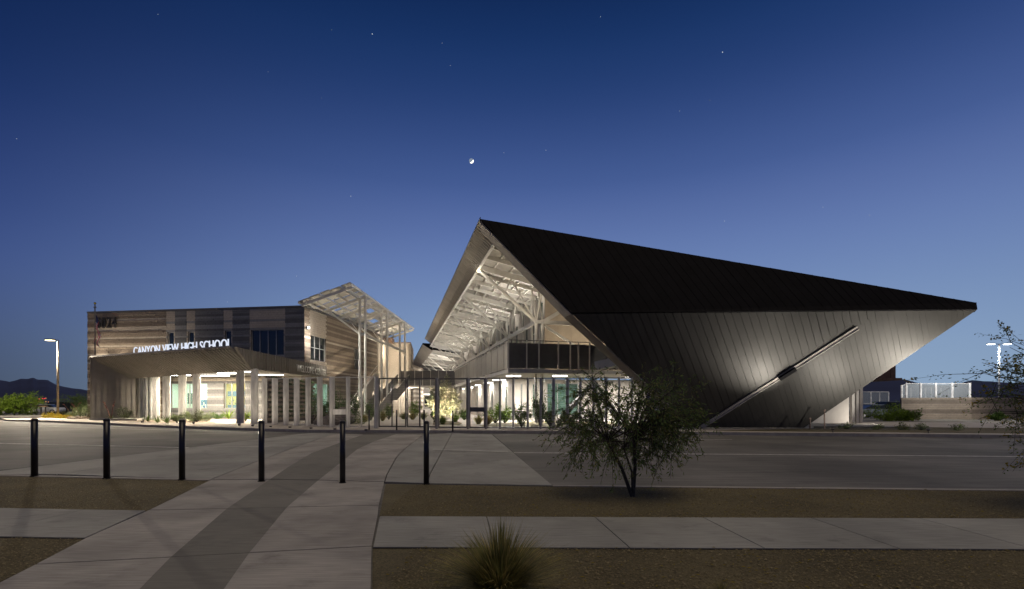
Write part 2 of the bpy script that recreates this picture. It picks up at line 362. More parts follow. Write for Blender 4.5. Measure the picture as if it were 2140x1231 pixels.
S([(440, 1002), (540, 963), (630, 930), (700, 905.5), (760, 908), (711, 925), (651, 947), (605, 974.5), (565, 1001)], cm, cross_)
S([(565, 1001), (605, 974.5), (651, 947), (711, 925), (760, 908), (829, 907), (783, 922), (747, 938.5), (714, 965), (666, 1003)], dm, cross_, .002)
S([(666, 1003), (714, 965), (747, 938.5), (783, 922), (829, 907), (886, 908), (849, 935), (829, 955), (809, 991), (804, 1006.5)], cm, cross_)
S([(804, 1006.5), (809, 991), (829, 955), (849, 935), (886, 908), (945, 905), (898, 991), (893, 1010)], gm, cross_, .01)
S([(893, 1010), (898, 991), (945, 905), (1028, 908), (1156, 1014.5)], gm, cross_)
S([(-60, 988), (0, 984), (216, 958), (409, 933.6), (540, 918), (621, 907.5), (650, 905), (500, 935), (393, 949), (118, 991), (-60, 992)], gm, cross_, .003)
S([(118, 991), (393, 949), (500, 935), (650, 905), (700, 905.5), (630, 930), (540, 963), (440, 1002)], gm, cross_)
for a, b_ in (((412, 935.2), (628, 932.3)), ((905, 939.5), (1062, 944.5))):
    p, q = GZ(*a), GZ(*b_); o = Vector((0, .06, 0)); z = Vector((0, 0, .012)); m_ = MB(); m_.face([p - o + z, q - o + z, q + o + z, p + o + z]); struct(m_.build('lane_line', M['paint']))
# sidewalks crossing the path on both sides
swr = sheet('sidewalk', [(p.x, p.y, -.025) for p in [G(793, 1078), G(3200, 1087), G(3200, 1151), G(779, 1143)]], M['jointfill'])
def X_at(y0, y1, x0, x1, y): return x0 + (x1 - x0) * (y - y0) / (y1 - y0)
tops = [793] + [CX + F * (-.355 + 1.513 * k) / 6.76 for k in range(0, 9)]
bots = [779] + [CX + F * (-.19 + 1.50 * k) / 5.37 for k in range(0, 9)]
def line(p, q, u): return p[1] + (q[1] - p[1]) * (u - p[0]) / (q[0] - p[0])
for a in range(len(tops) - 1):
    S([(tops[a], line((793, 1078.5), (2140, 1083.5), tops[a])), (tops[a + 1], line((793, 1078.5), (2140, 1083.5), tops[a + 1])),
       (bots[a + 1], line((779, 1143), (2140, 1147.5), bots[a + 1])), (bots[a], line((779, 1143), (2140, 1147.5), bots[a]))], gm, swr, .007)
swl = sheet('sidewalk', [(p.x, p.y, -.025) for p in [G(-900, 1050), G(0, 1061), G(305, 1066.5), G(178, 1124), G(0, 1121), G(-900, 1113)]], M['jointfill'])
S([(177, 1064.5), (305, 1066.5), (178, 1124), (0, 1121), (-60, 1120.5)], gm, swl, .007)
S([(-60, 1060), (177, 1064.5), (-60, 1120.5), (-330, 1118)], gm, swl, .007); S([(-330, 1056), (-60, 1060), (-330, 1118), (-640, 1115)], gm, swl, .007)
kb = MB(); kp = [G(u, v) for u, v in ((-900, 982), (-60, 991.5), (440, 1003))]; kq = [G(u, v) for u, v in ((1156, 1014.8), (1700, 1020), (3300, 1036))]
for L in (kp, kq):
    for a, b in zip(L[:-1], L[1:]): kb.bar((a.x, a.y, -.065), (b.x, b.y, -.065), .15, .14)
struct(kb.build('kerb', M['kerb']))
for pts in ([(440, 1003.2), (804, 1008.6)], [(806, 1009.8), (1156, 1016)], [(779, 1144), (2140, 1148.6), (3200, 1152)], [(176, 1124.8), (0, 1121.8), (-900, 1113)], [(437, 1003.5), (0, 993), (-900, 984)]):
    for a, b_ in zip(pts[:-1], pts[1:]): strip('path_edge', G(*a), G(*b_), .035, M['jointfill'], -.004)  # dark strips painting the shadow line along the slab edges
# gravel stones
def in_poly(x, y, P):
    c = False; j = len(P) - 1
    for i in range(len(P)):
        if (P[i].y > y) != (P[j].y > y) and x < (P[j].x - P[i].x) * (y - P[i].y) / (P[j].y - P[i].y) + P[i].x: c = not c
        j = i
    return c
def gravel(P, n, x0, x1, y0, y1, r0, r1):
    vs, fs = [], []
    base = np.array([(1, 0, 0), (-1, 0, 0), (0, 1, 0), (0, -1, 0), (0, 0, .7), (0, 0, -.7)]); tri = [(0, 2, 4), (2, 1, 4), (1, 3, 4), (3, 0, 4)]
    k = 0
    for _ in range(n):
        y = y0 + (y1 - y0) * random.random() ** 1.2; x = random.uniform(x0, x1)
        if not in_poly(x, y, P): continue
        r = random.uniform(r0, r1); a = random.uniform(0, 6.3); ca, sa = math.cos(a), math.sin(a)
        sx, sy = r * random.uniform(.7, 1.3), r * random.uniform(.7, 1.3)
        for q in base:
            X, Y_ = q[0] * sx, q[1] * sy; vs.append((x + X * ca - Y_ * sa, y + X * sa + Y_ * ca, -.008 + r * .25 + q[2] * r + random.uniform(-.2, .2) * r))
        for t in tri: fs.append(tuple(k * 6 + i for i in t))
        k += 1
    b = MB(); b.v = vs; b.f = fs; b.m = [0] * len(fs); tag(b.build('gravel', M['stone']), kind='stuff')
gravel(beds[3], 24000, -1.1, 6.2, 3.3, 5.4, .004, .012)
gravel(beds[3], 900, -1.1, 6.2, 3.3, 5.4, .012, .022)
gravel(beds[2], 700, -1.9, 10, 6.7, 9.6, .015, .026)
gravel(beds[2], 24000, -1.9, 10, 6.7, 9.6, .006, .015)
gravel(beds[0], 9000, -11, -4, 7.2, 10.4, .006, .015)
gravel(beds[1], 6000, -6, -3.5, 4.3, 6.0, .005, .013)
b = MB()
for _ in range(1600):
    x, y = random.uniform(-1.2, 7), random.uniform(3.4, 9.4)
    if not (in_poly(x, y, beds[2]) or in_poly(x, y, beds[3])): continue
    a = random.uniform(0, 6.3); l = random.uniform(.012, .03); c, s_ = math.cos(a) * l, math.sin(a) * l; z = random.uniform(.004, .014)
    b.face([(x - c, y - s_, z), (x + s_ * .3, y - c * .3, z + .006), (x + c, y + s_, z), (x - s_ * .3, y + c * .3, z + .004)])
tag(b.build('leaf_litter', M['gold']), kind='stuff')
# far plaza with its kerb
PZ = .13
kl = [(-60, 872.5), (-10, 874), (5, 877), (18, 879.5), (100, 882), (216, 887), (360, 893.7), (490, 898), (640, 903), (960, 904.5), (1200, 906), (1480, 908), (2140, 915), (3300, 925)]
kpts = [G(*p) for p in kl]
pl = [Vector((p.x, p.y, PZ)) for p in kpts[2:]] + [V(70, 30, PZ), V(70, 34, PZ), V(27, 38, PZ), V(27, 175, PZ), V(-44, 175, PZ), V(-44, 58, PZ), V(-56, 52, PZ)]
plaza = sheet('plaza', pl, M['plaza'], t=.14)
kb = MB()
for a, b in zip(kpts[2:-1], kpts[3:]): kb.bar((a.x, a.y - .07, .055), (b.x, b.y - .07, .055), .15, .17)
struct(kb.build('kerb', M['kerb']))
kb = MB()
# planting beds of decomposed granite on the plaza
def pbed(pts, m=None, z=PZ + .012): return sheet('planting_bed', [G(u, v, z) for u, v in pts], m or M['rock'], t=.01)
pbed([(240, 878.5), (290, 881), (330, 883), (450, 884), (445, 879), (300, 874), (250, 873)])
pbed([(100, 873.2), (180, 875.5), (186, 872), (186, 869.5), (120, 869)])
pbed([(632, 883), (745, 885), (770, 880), (770, 875), (650, 875)], M['gravelbed'])
pbed([(1000, 889), (1020, 891), (1340, 892), (1340, 884), (1130, 880), (1040, 884)], M['gravelbed'])
pbed([(1490, 900), (2300, 907), (2300, 896), (1700, 890.5), (1700, 895)], M['gravelbed'])
pbed([(905, 887.5), (960, 888), (966, 884), (955, 880), (905, 880)], M['gravelbed'])
# joints across the plaza: long recessed-looking control joints are real thin grooves filled dark
# ================================================================== MOUNTAINS
prof = [(-1500, 812), (-400, 812), (-100, 800), (0, 794), (20, 797.5), (45, 791), (58, 791.5), (70, 789), (78, 793), (100, 794), (110, 799), (120, 805), (150, 811), (170, 813), (185, 816), (400, 815), (1000, 816), (1700, 800), (1868, 790), (1895, 793), (1911, 799), (1937, 803), (1975, 804), (2005, 801), (2031, 793.6), (2053, 796), (2140, 801), (2600, 806), (3600, 815)]
def pv(u):
    for a, b in zip(prof[:-1], prof[1:]):
        if a[0] <= u <= b[0]: return a[1] + (b[1] - a[1]) * (u - a[0]) / (b[0] - a[0])
    return 815
mb = MB(); us = np.arange(-1500, 3600, 4.0); D0 = 4200; rows = 9
for j in range(rows):
    t = j / (rows - 1); Yd = D0 * (.8 + .5 * t); hgt = math.sin(min(1, t / .5) * math.pi / 2) if t <= .5 else math.cos((t - .5) / .5 * math.pi / 2)
    for u in us:
        X = (u - CX) / F * D0; H = (HY - pv(u) + 1.1 * noise.noise(Vector((u * .05, 3, 0)))) / F * D0
        rough = noise.noise(Vector((X * .004, Yd * .004, 1.5))) * 25 * (1 - abs(hgt - .5) * 2) if j not in (0, 4, rows - 1) else 0
        mb.v.append((X * Yd / D0 if j <= 4 else X * (1 + (Yd / D0 - 1)), Yd, max(-2, H * hgt * (Yd / D0 if j <= 4 else 1) + rough)))
nU = len(us)
for j in range(rows - 1):
    for i in range(nU - 1): mb.f.append((j * nU + i, j * nU + i + 1, (j + 1) * nU + i + 1, (j + 1) * nU + i)); mb.m.append(0)
struct(mb.build('mountains', M['hill']))
# ================================================================== MOON, STARS, CITY LIGHTS
def uvsphere(b, c, r, test=None, nu=24, nv=16):
    c = Vector(c); o = len(b.v)
    for j in range(nv + 1):
        for i in range(nu):
            th, ph = math.pi * j / nv, 2 * math.pi * i / nu; b.v.append(tuple(c + r * Vector((math.sin(th) * math.cos(ph), math.sin(th) * math.sin(ph), math.cos(th)))))
    for j in range(nv):
        for i in range(nu):
            i2 = (i + 1) % nu; th, ph = math.pi * (j + .5) / nv, 2 * math.pi * (i + .5) / nu
            n = Vector((math.sin(th) * math.cos(ph), math.sin(th) * math.sin(ph), math.cos(th)))
            b.f.append((o + j * nu + i, o + (j + 1) * nu + i, o + (j + 1) * nu + i2, o + j * nu + i2)); b.m.append(1 if test and n.dot(test) > 0 else 0)
b = MB(); uvsphere(b, PT(985, 336, 9000), 41, Vector((.50, .78, -.42)), 64, 48)
tag(b.build('moon', [M['moondim'], M['moonlit']]), 'thin crescent moon with faint earthshine, high above the gap between the buildings', 'moon')
b = MB()
for u, v, r in [(778, 71, 9), (1510, 109, 9), (1420, 232, 5), (941, 137, 4), (1141, 314, 5), (1053, 319, 4), (733, 410, 6), (924, 90, 4), (1255, 35, 5), (1483, 210, 4), (620, 577, 5), (1817, 450, 5), (475, 631, 4), (330, 30, 4), (35, 290, 5), (693, 62, 4), (1514, 462, 5), (1720, 433, 4), (672, 205, 3), (560, 150, 3)]:
    uvsphere(b, PT(u, v, 9500), r, None, 6, 4)
tag(b.build('stars', M['star']), kind='stuff')
b = MB()
for u, v in [(82, 833.5), (89, 833), (93, 833)]: uvsphere(b, PT(u, v, 1500), 1.3, None, 8, 6)
tag(b.build('red_city_lights', M['cityr']), kind='stuff')
b = MB()
for u, v in [(96, 832), (96, 839.5), (101, 840), (81, 839), (12, 838), (28, 837), (134, 836), (60, 838)]: uvsphere(b, PT(u, v, 1500), .9, None, 8, 6)
tag(b.build('orange_city_lights', M['cityo']), kind='stuff')
# ================================================================== WINDOWS AND BLOCK WALLS
def window(root, P, d, n, s0, s1, z0, z1, panes, gm, rec=.17, zmid=None, fr=.07, name='window'):
    P, d, n = Vector(P), Vector(d), Vector(n); b = MB(); up = Vector((0, 0, 1))
    o = lambda s, z, k=0: P + d * s + up * (z - P.z) + n * (k - rec)
    zc = (z0 + z1) / 2; sc_ = (s0 + s1) / 2
    for s in [s0 + fr / 2, s1 - fr / 2] + [s0 + (s1 - s0) * k / panes for k in range(1, panes)]: b.box(o(s, zc), d * fr / 2, n * .05, up * ((z1 - z0) / 2 - .001))
    for z in [z0 + fr / 2, z1 - fr / 2] + ([zmid] if zmid else []): b.box(o(sc_, z, .003), d * ((s1 - s0) / 2 - .002), n * .05, up * fr / 2)
    f = b.build(name, M['alu'], root)
    for k in range(panes):
        a, e = s0 + (s1 - s0) * k / panes + fr * .4, s0 + (s1 - s0) * (k + 1) / panes - fr * .4
        zs = [(z0 + fr * .5, z1 - fr * .5)] if not zmid else [(z0 + fr * .5, zmid - fr * .4), (zmid + fr * .4, z1 - fr * .5)]
        for za, zb in zs:
            q = MB(); q.box(o((a + e) / 2, (za + zb) / 2, -.01), d * (e - a) / 2, n * .008, up * (zb - za) / 2); q.build('pane', gm, f)
    return f
def block_wall(root, P, d, n, L, z0, z1, opens, pat, mats, near=300, thick=.28, splits=()):
    """courses of 400 x 200 blocks; pat(course, s) -> (material, how far the block stands proud)"""
    P, d, n = Vector(P), Vector(d), Vector(n); up = Vector((0, 0, 1)); P = Vector((P.x, P.y, 0))
    sc_ = sorted({0, L} | {o[0] for o in opens} | {o[1] for o in opens}); zc = sorted({z0, z1} | {o[2] for o in opens} | {o[3] for o in opens})
    b = MB()
    for a, e in zip(sc_[:-1], sc_[1:]):
        for c, f in zip(zc[:-1], zc[1:]):
            m, k = (a + e) / 2, (c + f) / 2
            if any(o[0] < m < o[1] and o[2] < k < o[3] for o in opens) or a < 0 or e > L: continue
            b.box(P + d * m + up * k - n * (thick / 2 + .015), d * (e - a) / 2, n * thick / 2, up * (f - c) / 2)
    b.build('wall_backing', M['mortar'], root)
    full, rest = [], []
    nc = int(round((z1 - z0) / .2))
    for c in range(nc):
        za, zb = z0 + c * .2, z0 + c * .2 + .2; j = -1
        off = -.2 if c % 2 else 0
        s = off
        while s < L:
            a, e = max(s, 0), min(s + .4, L); s += .4
            if e - a < .05: continue
            ivs = [(a, e)]
            for o in opens:
                if o[2] < (za + zb) / 2 < o[3]:
                    ni = []
                    for x, y in ivs:
                        if y <= o[0] or x >= o[1]: ni.append((x, y))
                        else:
                            if x < o[0] - .03: ni.append((x, o[0]))
                            if y > o[1] + .03: ni.append((o[1], y))
                    ivs = ni
            for sp_ in splits:
                ivs = [z for x, y in ivs for z in (((x, sp_), (sp_, y)) if x + .03 < sp_ < y - .03 else ((x, y),))]
            for x, y in ivs:
                mi, pr = pat(c, (x + y) / 2)
                ct = P + d * (x + y) / 2 + up * (za + .1)
                (full if y - x > .395 else rest).append((ct.length, ct, (y - x) / 2, mi, pr))
    full.sort(key=lambda q: q[0]); ind, rest = full[:near], full[near:] + rest
    base = {}
    rz = math.atan2(d.y, d.x)
    for _, ct, hw, mi, pr in ind:
        if mi not in base:
            q = MB(); q.box((0, 0, 0), (hw - .006, 0, 0), (0, .05, 0), (0, 0, .094))
            me = bpy.data.meshes.new('block'); me.from_pydata(q.v, [], q.f); me.materials.append(mats[mi]); base[mi] = me
        o = link('block', base[mi], ct + n * (pr - .05), root); o.rotation_euler = (0, 0, rz)
    q = MB()
    for _, ct, hw, mi, pr in rest: q.box(ct + n * (pr - .05), d * (hw - .006), n * .05, up * .094, mi)
    if q.f: tag(q.build('blockwork', mats, root), kind='stuff')
BM = [M['blk0'], M['blk1'], M['blk2'], M['blk3'], M['bg1'], M['bg2']]
rr = random.Random(3)
def bands(n, seq):
    out = []; i = 0
    while len(out) < n: m, k = seq[i % len(seq)]; out += [m] * k; i += 1
    return out
bf = bands(60, [(1, 2), (0, 1), (2, 1), (1, 2), (0, 1), (2, 2), (1, 1), (0, 1), (1, 1), (2, 2), (0, 1), (1, 2), (2, 1), (0, 2), (2, 2), (1, 1), (0, 1), (2, 1)])
bs = bands(60, [(2, 2), (1, 1), (2, 1), (1, 2), (2, 2), (0, 1), (2, 1), (1, 2), (2, 2), (1, 1)])
rnd = lambda c, s, a: (math.sin(c * 12.9898 + round(s / .2) * 78.233) * 43758.5453) % 1 * a
# ================================================================== CLASSROOM BUILDING (left)
P0, P1 = V(-42.24, 48.1, 0), V(-19.34, 45, 0)
dF = (P1 - P0).normalized(); nF = V(dF.y, -dF.x, 0); LF = (P1 - P0).length; ZT = 10.6
dS = V(.12, 1, 0).normalized(); nS = V(dS.y, -dS.x, 0); LS = 17.2
def sF(u):     # distance along the front at photograph column u
    k = (u - CX) / F; return (k * P0.y - P0.x) / (dF.x - k * dF.y)
def sS(u):
    k = (u - CX) / F; return (k * P1.y - P1.x) / (dS.x - k * dS.y)
def zF(u, v, P=P0, d=dF, s=None):
    Y = P.y + d.y * (sF(u) if P is P0 else sS(u)); return CH - (v - HY) / F * Y
school = thing('school_building', 'two-storey building of striped tan and grey blocks behind the long bronze entrance canopy', 'school building', (-30, 50, 0))
wn = [(sF(350), sF(363)), (sF(392.6), sF(405)), (sF(470), sF(483))]
big = (sF(524.5), sF(593)); zt, zb = 8.55, 6.1
low1, low2 = (sF(356), sF(433)), (sF(468), sF(512))
opF = [(a, e, zb, zt - .02) for a, e in wn] + [(big[0], big[1], zb, zt)] + [(low1[0], low1[1], 1.1, 3.55), (low2[0], low2[1], 1.1, 3.55)]
def patF(c, s):
    for a, e in wn + [big]:
        if a - .15 < s < e + .15 and c >= 27: return (0 if bf[(c + 3) % 60] != 2 or c in (49, 50, 43, 44) else 3), 0
    m = bf[c]
    if c in (18, 19): return 0, 0
    if s > sF(347): return (3, 4, 5)[m], (.004 if m == 0 else .012 + rnd(c, s, .035))  # right part: grey copies of the tan blocks, weaker light put into their colour
    return m, (.004 if m == 0 else .012 + rnd(c, s, .035))
block_wall(school, P0, dF, nF, LF, PZ, ZT, opF, patF, BM, 300, splits=[q for a, e in wn + [big] for q in (a - .15, e + .15)] + [sF(347)])
w1, w2 = (sS(649), sS(681)), (sS(740), sS(756)); wl = (sS(648), sS(686))
opS = [(w1[0], w1[1], 5.75, 8.2), (w2[0], w2[1], 5.5, 8.0), (wl[0], wl[1], .7, 3.6)]
def patS(c, s):
    lim = 17 - max(0, (26 - c)) * .22
    if s > lim: return 0, 0
    if w1[0] - .1 < s < w1[1] + .1 and (c >= 40 or 22 < c < 28): return 0, 0
    m = bs[c]; return m, (.004 if m == 0 else .01 + rnd(c, s, .02))
block_wall(school, P1, dS, nS, LS, PZ, ZT - .1, opS, patS, BM, 300)
for a, e in wn: window(school, P0, dF, nF, a, e, zb, zt - .02, 1, M['gdark'])
window(school, P0, dF, nF, big[0], big[1], zb, zt, 4, M['gdark'])
window(school, P1, dS, nS, w1[0], w1[1], 5.75, 8.2, 3, M['gdark'], zmid=7.0)
window(school, P1, dS, nS, w2[0], w2[1], 5.5, 8.0, 2, M['gdark'], zmid=6.7)
window(school, P1, dS, nS, wl[0], wl[1], .7, 3.6, 3, M['gclear'])
window(school, P0, dF, nF, low1[0], low1[1], 1.1, 3.55, 4, M['gclear'])
window(school, P0, dF, nF, low2[0], low2[1], 1.1, 3.55, 3, M['gclear'])
b = MB(); inn = lambda s, k, z: P0 + dF * s - nF * k + V(0, 0, z)
b.bar(P0 + V(0, 0, ZT + .04) - nF * .15 - dF * .03, P1 + V(0, 0, ZT + .04) - nF * .15 + dF * .05, .42, .16)
b.bar(P1 + V(0, 0, ZT - .02) - nS * .15 + dS * .3, P1 + dS * LS + V(0, 0, ZT - .02) - nS * .15, .42, .12); b.build('parapet_cap', M['guard'], school)
b = MB(); cor = [P0 - nF * .35 + V(0, 0, 10.2), P1 - nF * .35 - dF * .3 + V(0, 0, 10.2), P1 + dS * LS - nS * .35 + V(0, 0, 10.2), P0 - nF * 18 + V(0, 0, 10.2)]
b.prism(cor, (0, 0, -.3)); b.build('flat_roof', M['deck'], school)
b = MB(); b.bar(P0 - nF * .3 + V(0, 0, 5.2), P0 - nF * 18 + V(0, 0, 5.2), .3, 10.3); b.bar(P0 - nF * 18 + V(0, 0, 5.2), P1 + dS * LS - nS * .2 + V(0, 0, 5.2), .3, 10.3); b.build('rear_wall', M['blk1'], school)
# lit room behind the canopy windows
b = MB(); rs0, rs1 = low1[0] - 1.8, low2[0] - .9
b.prism([inn(rs0, .4, .2), inn(rs1, .4, .2), inn(rs1, 3, .2), inn(rs0, 3, .2)], (0, 0, -.05)); b.prism([inn(rs0, .4, 3.9), inn(rs1, .4, 3.9), inn(rs1, 3, 3.9), inn(rs0, 3, 3.9)], (0, 0, .05))
b.bar(inn(rs0, 3, 2.05), inn(rs1, 3, 2.05), .1, 3.7); b.bar(inn(rs0, .4, 2.05), inn(rs0, 3, 2.05), .1, 3.7); b.bar(inn(rs1, .4, 2.05), inn(rs1, 3, 2.05), .1, 3.7)
b.build('interior_room', M['inner'], school)
b = MB(); ys0, ys1 = low2[0] - .8, low2[1] + 1.2
b.prism([inn(ys0, .4, .2), inn(ys1, .4, .2), inn(ys1, 1.5, .2), inn(ys0, 1.5, .2)], (0, 0, -.05)); b.prism([inn(ys0, .4, 3.9), inn(ys1, .4, 3.9), inn(ys1, 1.5, 3.9), inn(ys0, 1.5, 3.9)], (0, 0, .05))
b.bar(inn(ys0, 1.5, 2.05), inn(ys1, 1.5, 2.05), .1, 3.7); b.bar(inn(ys0, .4, 2.05), inn(ys0, 1.5, 2.05), .1, 3.7); b.bar(inn(ys1, .4, 2.05), inn(ys1, 1.5, 2.05), .1, 3.7)
b.build('interior_room', M['yellow'], school)
b = MB(); b.bar(inn(low2[0] - .7, 1.42, 2.55), inn(low2[1] - .3, 1.42, 2.55), .04, .5); b.bar(inn(low2[0] - .7, 1.42, 1.2), inn(low2[1] - .3, 1.42, 1.2), .04, .5); b.build('wall_graphic', M['blue'], school)
b = MB()
for k in range(9): b.bar(inn(low2[0] - .5 + k * .2, 1.36, 1.6 + .15 * (k % 3)), inn(low2[0] - .4 + k * .2, 1.36, 1.6 + .15 * (k % 3)), .03, .12)
b.build('wall_notices', M['screen'], school)
b = MB(); b.bar(inn(low1[0] - .7, 2.9, 2.1), inn(low1[0] + .2, 2.9, 2.1), .06, 1.1); b.build('wall_screen', M['screen'], school)
b = MB(); b.bar(inn(low1[1] - 1.7, 1.0, 1.45), inn(low1[1] - .5, 1.0, 1.45), .06, 1.0); b.build('wall_graphic', M['blue'], school)
b = MB()
for k, (s, z) in enumerate([(1.4, 1.5), (1.2, 1.25), (1.0, 1.55), (.8, 1.3), (.6, 1.6), (.45, 1.35)]): b.bar(inn(low1[1] - s - .2, .94, z), inn(low1[1] - s - .1, .94, z), .02, .4 - .05 * (k % 3))
b.build('wall_lettering', M['fwhite'], school)
b = MB(); b.bar(inn(low1[0] - .9, 2.6, .6), inn(low1[1] - 1, 2.6, .6), .5, .7); b.build('counter', M['blk1'], school)
area(inn((rs0 + rs1) / 2, 1.7, 3.8), inn((rs0 + rs1) / 2, 1.7, 0), 110, 4, 1.5, (.93, 1, .9)); area(inn((ys0 + ys1) / 2, .9, 3.8), inn((ys0 + ys1) / 2, .9, 0), 40, 2, .6, NEUT)
ins = lambda s, k, z: P1 + dS * s - nS * k + V(0, 0, z)
b = MB(); b.bar(ins(wl[0] - 1, 3, 2.05), ins(wl[1] + 2, 3, 2.05), .1, 3.7); b.bar(ins(wl[1] + 2, .4, 2.05), ins(wl[1] + 2, 3, 2.05), .1, 3.7); b.bar(ins(wl[0] - 1, .4, 2.05), ins(wl[0] - 1, 3, 2.05), .1, 3.7)
b.prism([ins(wl[0] - 1, .4, 3.9), ins(wl[1] + 2, .4, 3.9), ins(wl[1] + 2, 3, 3.9), ins(wl[0] - 1, 3, 3.9)], (0, 0, .05)); b.build('interior_room', M['inner'], school)
area(ins(1.8, 1.6, 3.75), ins(1.8, 1.6, 0), 150, 2, 1.5, (.75, 1, .92))
# text
def text_letters(s, parent, P, d, n, total, height, m, depth=.05, name='letter', fit=True):
    """each character its own raised mesh part, set along d from P on plane normal n"""
    cu = bpy.data.curves.new('text_source', 'FONT'); adv = []; ob = bpy.data.objects.new('text_source', cu); C.objects.link(ob)
    cu.size = 1; meshes = []; cu.extrude = .5; x = 0
    widths = []
    for ch in s:
        if ch == ' ': widths.append((None, .32)); continue
        cu.body = ch; bpy.context.view_layer.update()
        me = bpy.data.meshes.new_from_object(ob.evaluated_get(bpy.context.evaluated_depsgraph_get()))
        a = np.array([v.co[:] for v in me.vertices]); wd = a[:, 0].max() - a[:, 0].min()
        widths.append(((me, a[:, 0].min(), wd, a[:, 1].min(), a[:, 1].max()), wd + .09))
    tot = sum(w_[1] for w_ in widths) - .09; kx = total / tot; ky = height / .70
    d, n = Vector(d), Vector(n); up = Vector((0, 0, 1)); x = 0
    for q, ad in widths:
        if q:
            me, x0, wd, y0, y1 = q; org = Vector(P) + d * ((x + wd / 2) * kx) + up * (height / 2)
            for v in me.vertices: v.co = d * ((v.co.x - x0 - wd / 2) * kx) + up * (v.co.y * ky - height / 2) + n * (v.co.z * depth)
            me.materials.clear(); me.materials.append(m); me.update(); link(name, me, org, parent)
        x += ad
    bpy.data.objects.remove(ob)
s0, s1 = sF(204), sF(246)
text_letters('6024', school, P0 + dF * s0 + nF * .12 + V(0, 0, 9.05), dF, nF, s1 - s0, 1.05, M['numm'], .12, 'numeral')
for k in range(5):
    q = P0 + dF * (1.6 + 2.3 * k) + nF * 1.1 + V(0, 0, 5.75 - .05 * k); b = MB(); b.box(q, dF * .18, nF * .06, V(0, 0, .05)); b.build('wall_washer', M['galvd'], school)
    spot(q + V(0, 0, .08), q + V(0, 0, 5) - nF * .9, 105 - 12 * k, 140, WARM, .06, .8)  # unseen washers, assumed from the grazing light on the block front
# wall floodlight on the corner
wp = P1 + dS * .3 + nS * .25 + V(0, 0, 8.7)
fx = thing('wall_floodlight', 'lit floodlight high on the corner of the striped block building', 'floodlight', wp - nS * .25)
b = MB(); b.box(wp - nS * .14, nS * .12, dS * .12, V(0, 0, .08)); b.build('housing', M['galvd'], fx); b = MB(); b.box(wp + nS * .0, nS * .03, dS * .11, V(0, 0, .09)); b.build('lens', M['lampc'], fx)
spot(wp + nS * .25 + V(0, 0, -.05), wp + nS * 6 + V(0, 2, -9), 650, 150, NEUT, .1); point(wp + nS * .45, 26, NEUT, .1)
# ================================================================== ENTRANCE CANOPY
A1, A2, A3, A4 = V(-37.55, 43, 5.73), V(-18.6, 31.7, 5.30), V(-18.35, 34, 4.0), V(-35.07, 45, 4.41)
A3 = PT(525, 772, 34); A2 = PT(478, 725, 31.9); A5 = V(-18.75, 48.8, 4.25)
porch = thing('entrance_canopy', 'long bronze metal canopy carrying the school name, on pale folded pillars', 'canopy', (-28, 42, 0))
seam = (A3 - A2); clad('canopy_panel', [A1, A2, A3, A4], (A4 - A1) * .35 + (A3 - A2) * .65, .42, M['porchm'], porch, (0, -1, -.5), .015, .075, .06, backing='canopy_face')
B1 = Vector((A1.x, A1.y, PZ + .14)); B4 = Vector((A4.x, A4.y, PZ + .14))
clad('canopy_panel', [A1, A4, B4, B1], (0, 0, 1), .42, M['porchm'], porch, (.3, -1, 0), .015, .075, .06, backing='side_wall')
b = MB(); b.prism([A1, B1, B1 + V(-.1, 2.6, 0), A1 + V(-.1, 2.6, 0)], (.12, 0, 0)); b.build('end_panel', M['porchm'], porch)
fa = [A2, A3, A5, Vector((A5.x, A5.y, 5.32))]
fa2 = [Vector((A3.x + .02, A3.y, A3.z)), A5 + V(.02, 0, 0), V(A5.x + .02, A5.y, 5.32), V(A2.x + .02, A2.y, A2.z)]
clad('fascia_panel', fa2, (0, 0, 1), .42, M['porchm'], porch, (1, 0, 0), .015, .06, .06, backing='fascia')
b = MB(); b.prism([A4 + V(0, .1, .04), A3 + V(-.1, .1, .04), V(-18.8, 45.3, 4.12), P1 + V(0, -.05, 4.12), P0 + dF * 6.5 + nF * .05 + V(0, 0, 4.42)], (0, 0, .08)); b.build('soffit', M['deck'], porch)
b = MB(); b.prism([A1 + V(.1, .1, -.05), A2 + V(-.1, .2, -.05), V(-18.9, 48.5, 5.2), P1 + nF * .1 + V(0, 0, 5.2), P0 + nF * .2 + dF * .4 + V(0, 0, 5.6)], (0, 0, -.1)); b.build('canopy_top', M['guard'], porch)
ln = (A2 - A1).normalized(); lnf = V(ln.x, ln.y, 0).normalized(); nL = V(lnf.y, -lnf.x, 0)
ta, tb = A1 + (A2 - A1) * .3417, A1 + (A2 - A1) * .985
text_letters('CANYON VIEW HIGH SCHOOL', porch, ta - nL * .35 + V(0, 0, -.05), (tb - ta).normalized(), nL, (tb - ta).length, .66, M['lett'], .05)
dW = (A5 - A3); dW.z = 0; dW.normalize(); nW = V(dW.y, -dW.x, 0)
kW = lambda u: ((u - CX) / F * A3.y - A3.x) / (dW.x - (u - CX) / F * dW.y)
text_letters('WELCOME CENTER', porch, V(A3.x, A3.y, 4.36) + dW * kW(617) + nW * .14, dW, nW, kW(679) - kW(617), .6, M['fwhite'], .05)
